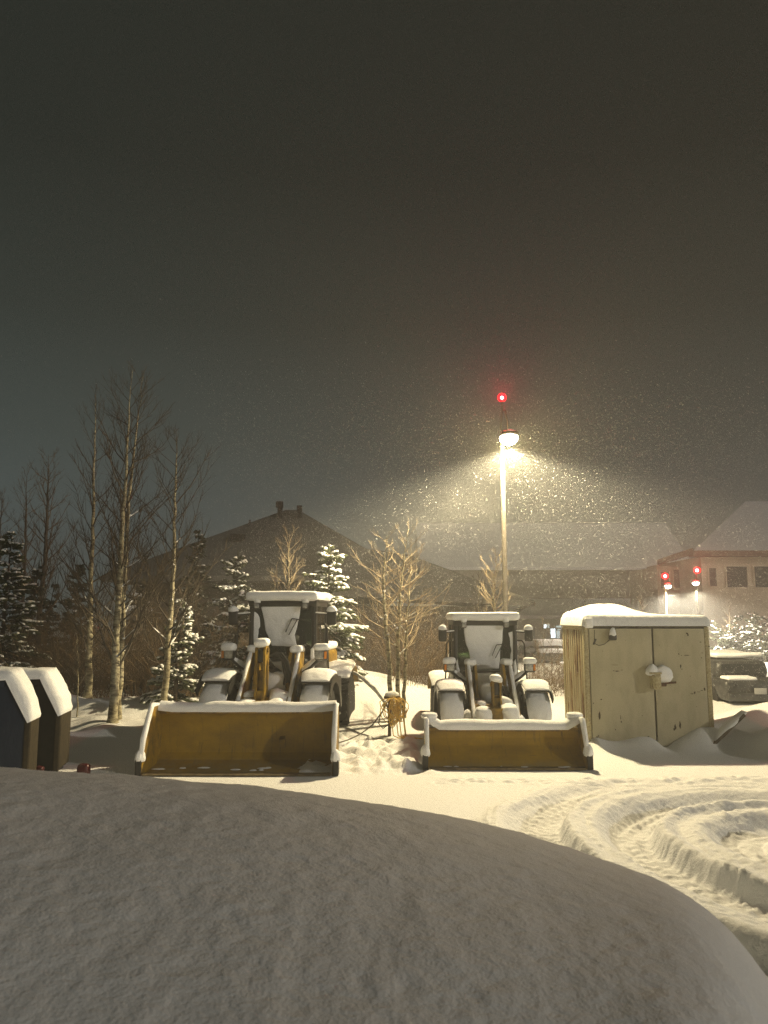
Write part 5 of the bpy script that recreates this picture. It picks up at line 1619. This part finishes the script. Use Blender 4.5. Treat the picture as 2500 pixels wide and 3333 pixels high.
# ------------------------------------------------------------------ falling snow (uncountable)
rs_ = np.random.RandomState(11)
def flakes(N, lo, hi, smin, smax):
    c = lo + (hi - lo) * rs_.rand(N, 3)
    sz = smin + (smax - smin) * rs_.rand(N) ** 2.2
    # clumped flakes drawn out a little along the wind
    wind = np.array([0.62, -0.2, -0.72]); wind /= np.linalg.norm(wind)
    dirs = wind + rs_.normal(size=(N, 3)) * 0.22
    dirs /= np.linalg.norm(dirs, axis=1)[:, None]
    a = np.cross(dirs, rs_.normal(size=(N, 3))); a /= np.linalg.norm(a, axis=1)[:, None]
    b = np.cross(dirs, a)
    el = 4.0 + 4.5 * rs_.rand(N)
    V = np.stack([c + dirs * (sz * el)[:, None], c + a * sz[:, None] * 0.55, c + (-0.5 * a + 0.87 * b) * sz[:, None] * 0.55, c + (-0.5 * a - 0.87 * b) * sz[:, None] * 0.55, c - dirs * (sz * el)[:, None]], 1)
    f = np.array([(0, 1, 2), (0, 2, 3), (0, 3, 1), (4, 2, 1), (4, 3, 2), (4, 1, 3)])
    F = (np.arange(N)[:, None, None] * 5 + f[None]).reshape(-1, 3)
    return V.reshape(-1, 3), F
V1, F1 = flakes(120000, np.array([-4.5, 16.0, 0.8]), np.array([13, 28, 8.2]), 0.0014, 0.0042)
V2, F2 = flakes(16000, np.array([-14, 17, 0.8]), np.array([20, 40, 10]), 0.002, 0.005)
Vs = np.concatenate([V1, V2]); Fs = np.concatenate([F1, F2 + len(V1)])
fo = fast_mesh('falling_snow', Vs, Fs, M['flake'], smooth=True)
tag(fo, 'wind-blown snowflakes glittering under the tall lamp', 'falling snow', kind='stuff')

# ------------------------------------------------------------------ lamps that are lit in the photograph
WARM = (1.0, 0.83, 0.50)
lm_ = lamp('lamp_light', 'SPOT', HEAD + Vector((0, 0, -0.26)), LAMP_W, WARM, 0.09, 152, 0.48)
# wide street-lamp optics: more light towards the edge of the cone than straight down
lm_.data.use_nodes = True
nt = lm_.data.node_tree
em_ = next(n_ for n_ in nt.nodes if n_.type == 'EMISSION')
tc = nt.nodes.new('ShaderNodeTexCoord'); sx_ = nt.nodes.new('ShaderNodeSeparateXYZ')
ab = nt.nodes.new('ShaderNodeMath'); ab.operation = 'ABSOLUTE'
pw = nt.nodes.new('ShaderNodeMath'); pw.operation = 'POWER'; pw.inputs[1].default_value = -2.0
mi = nt.nodes.new('ShaderNodeMath'); mi.operation = 'MINIMUM'; mi.inputs[1].default_value = 7.0
ml = nt.nodes.new('ShaderNodeMath'); ml.operation = 'MULTIPLY'; ml.inputs[1].default_value = 0.42
nt.links.new(tc.outputs['Normal'], sx_.inputs[0]); nt.links.new(sx_.outputs['Z'], ab.inputs[0]); nt.links.new(ab.outputs[0], pw.inputs[0])
nt.links.new(pw.outputs[0], mi.inputs[0]); nt.links.new(mi.outputs[0], ml.inputs[0]); nt.links.new(ml.outputs[0], em_.inputs['Strength'])
lamp('lamp_glow_light', 'POINT', HEAD + Vector((0, -0.05, -0.40)), LAMP_W * 0.15, (1.0, 0.80, 0.33), 0.12)
lamp('lamp_light_far', 'SPOT', f1h + Vector((0, 0, -0.42)), FAR_W, (1.0, 0.90, 0.70), 0.2, 164, 0.4)
lamp('lamp_light_far', 'SPOT', f2h + Vector((0, 0, -0.42)), FAR_W, (1.0, 0.88, 0.64), 0.2, 164, 0.4)
lamp('beacon_light', 'POINT', BEAC + Vector((0, 0, 0.16)), RED_W, (1.0, 0.03, 0.06), 0.06)
lamp('beacon_light_far', 'POINT', f1b + Vector((0, -0.2, 0.1)), RED_W * 1.0, (1.0, 0.03, 0.025), 0.08)
lamp('beacon_light_far', 'POINT', f2b + Vector((0, -0.2, 0.1)), RED_W * 1.0, (1.0, 0.03, 0.025), 0.08)

# dim, low, warm light of the rest of the yard coming from behind the viewer's right
sun = bpy.data.lights.new('sun', 'SUN'); sun.energy = SUN_E; sun.angle = R(1.2); sun.color = (1.0, 0.92, 0.79)
so = bpy.data.objects.new('sun', sun); COL.objects.link(so)
azs, els = R(SUN_AZ), R(SUN_EL)
sdv = Vector((math.sin(azs) * math.cos(els), -math.cos(azs) * math.cos(els), math.sin(els)))
so.rotation_euler = sdv.to_track_quat('Z', 'Y').to_euler()

# ------------------------------------------------------------------ haze
hm = MB(); hm.rbox((0, 75, 8.2), (230, 250, 20.4), 0)
hz, nt, out = new_mat('haze')
pv = nt.nodes.new('ShaderNodeVolumePrincipled')
pv.inputs['Color'].default_value = (0.93, 0.94, 0.94, 1)
pv.inputs['Density'].default_value = HAZE
pv.inputs['Anisotropy'].default_value = 0.25
nt.links.new(pv.outputs[0], out.inputs['Volume'])
ho_ = hm.build('haze', hz, None, smooth=False)
tag(ho_, 'thin haze of blown snow filling the yard', 'haze', kind='stuff')

# a gust of blown snow glowing beside the lamp
pc = at(1440, 1690, 19.5)
gm_ = MB(); gm_.blob((0, 0, 0), (2.1, 1.5, 1.15), 3, 0.12, 24, 14, flat=0.8)
gmat, nt, out = new_mat('blown_snow')
pv = nt.nodes.new('ShaderNodeVolumePrincipled'); pv.inputs['Color'].default_value = (0.95, 0.95, 0.93, 1); pv.inputs['Anisotropy'].default_value = 0.2
tc = nt.nodes.new('ShaderNodeTexCoord'); gr_ = nt.nodes.new('ShaderNodeTexGradient'); gr_.gradient_type = 'SPHERICAL'
mpp = nt.nodes.new('ShaderNodeMapping'); mpp.inputs['Scale'].default_value = (0.50, 0.70, 0.95)
nz = nt.nodes.new('ShaderNodeTexNoise'); nz.inputs['Scale'].default_value = 1.1; nz.inputs['Detail'].default_value = 3
rpn = nt.nodes.new('ShaderNodeMapRange'); rpn.inputs['From Min'].default_value = 0.38; rpn.inputs['From Max'].default_value = 0.68
mu = nt.nodes.new('ShaderNodeMath'); mu.operation = 'MULTIPLY'; m2 = nt.nodes.new('ShaderNodeMath'); m2.operation = 'MULTIPLY'; m2.inputs[1].default_value = 0.06
nt.links.new(tc.outputs['Object'], mpp.inputs[0]); nt.links.new(mpp.outputs[0], gr_.inputs[0]); nt.links.new(tc.outputs['Object'], nz.inputs['Vector'])
nt.links.new(nz.outputs['Fac'], rpn.inputs['Value']); nt.links.new(rpn.outputs[0], mu.inputs[0]); nt.links.new(gr_.outputs['Fac'], mu.inputs[1])
nt.links.new(mu.outputs[0], m2.inputs[0]); nt.links.new(m2.outputs[0], pv.inputs['Density']); nt.links.new(pv.outputs[0], out.inputs['Volume'])
go_ = gm_.build('blowing_snow', gmat, None); go_.location = pc
tag(go_, 'gust of blown snow glowing in the air left of the tall lamp', 'blowing snow', kind='stuff')

# ------------------------------------------------------------------ night sky
W = bpy.data.worlds.new('World'); S.world = W
W.use_nodes = True
nt = W.node_tree
for n_ in list(nt.nodes): nt.nodes.remove(n_)
out = nt.nodes.new('ShaderNodeOutputWorld')
bg = nt.nodes.new('ShaderNodeBackground')
tc = nt.nodes.new('ShaderNodeTexCoord')
sp_ = nt.nodes.new('ShaderNodeSeparateXYZ')
rp = nt.nodes.new('ShaderNodeValToRGB')
els_ = rp.color_ramp.elements
els_[0].position = 0.0; els_[0].color = (*SKY[0], 1)
els_[1].position = 1.0; els_[1].color = (*SKY[-1], 1)
for p_, c_ in zip((0.08, 0.22, 0.36, 0.52), SKY[1:-1]):
    e_ = els_.new(p_); e_.color = (*c_, 1)
nt.links.new(tc.outputs['Generated'], sp_.inputs[0])
nt.links.new(sp_.outputs['Z'], rp.inputs[0])
# city glow: warmer to the right, cooler to the left
mr = nt.nodes.new('ShaderNodeMapRange'); mr.inputs['From Min'].default_value = -0.45; mr.inputs['From Max'].default_value = 0.45
nt.links.new(sp_.outputs['X'], mr.inputs['Value'])
rx = nt.nodes.new('ShaderNodeValToRGB')
rx.color_ramp.elements[0].color = (0.84, 1.0, 1.03, 1); rx.color_ramp.elements[1].color = (1.04, 0.98, 0.86, 1)
nt.links.new(mr.outputs[0], rx.inputs[0])
mx = nt.nodes.new('ShaderNodeMix'); mx.data_type = 'RGBA'; mx.blend_type = 'MULTIPLY'; mx.inputs['Factor'].default_value = 1.0
nt.links.new(rp.outputs[0], mx.inputs[6]); nt.links.new(rx.outputs[0], mx.inputs[7])
nt.links.new(mx.outputs[2], bg.inputs[0])
bg.inputs[1].default_value = 1.0
nt.links.new(bg.outputs[0], out.inputs[0])

# ------------------------------------------------------------------ camera and render settings
cam = bpy.data.cameras.new('camera')
cam.sensor_fit = 'HORIZONTAL'; cam.sensor_width = 36.0; cam.lens = 36.0 * FPX / 2500.0
cam.clip_start = 0.05; cam.clip_end = 2000
co_ = bpy.data.objects.new('camera', cam); COL.objects.link(co_)
co_.location = (0, 0, EYE); co_.rotation_euler = (PI / 2 + PITCH, 0, 0)
S.camera = co_
cam.dof.use_dof = True; cam.dof.focus_distance = 15.0; cam.dof.aperture_fstop = 7.5
S.view_settings.view_transform = 'Standard'; S.view_settings.look = 'None'
S.view_settings.exposure = 0.0; S.view_settings.gamma = 1.0
S.cycles.use_denoising = True; S.cycles.denoising_input_passes = 'RGB_ALBEDO_NORMAL'; S.cycles.denoising_prefilter = 'NONE'
S.cycles.max_bounces = 8; S.cycles.diffuse_bounces = 3; S.cycles.glossy_bounces = 3; S.cycles.transparent_max_bounces = 12
S.cycles.volume_bounces = 0
S.cycles.sample_clamp_indirect = 4.0
S.cycles.use_adaptive_sampling = False
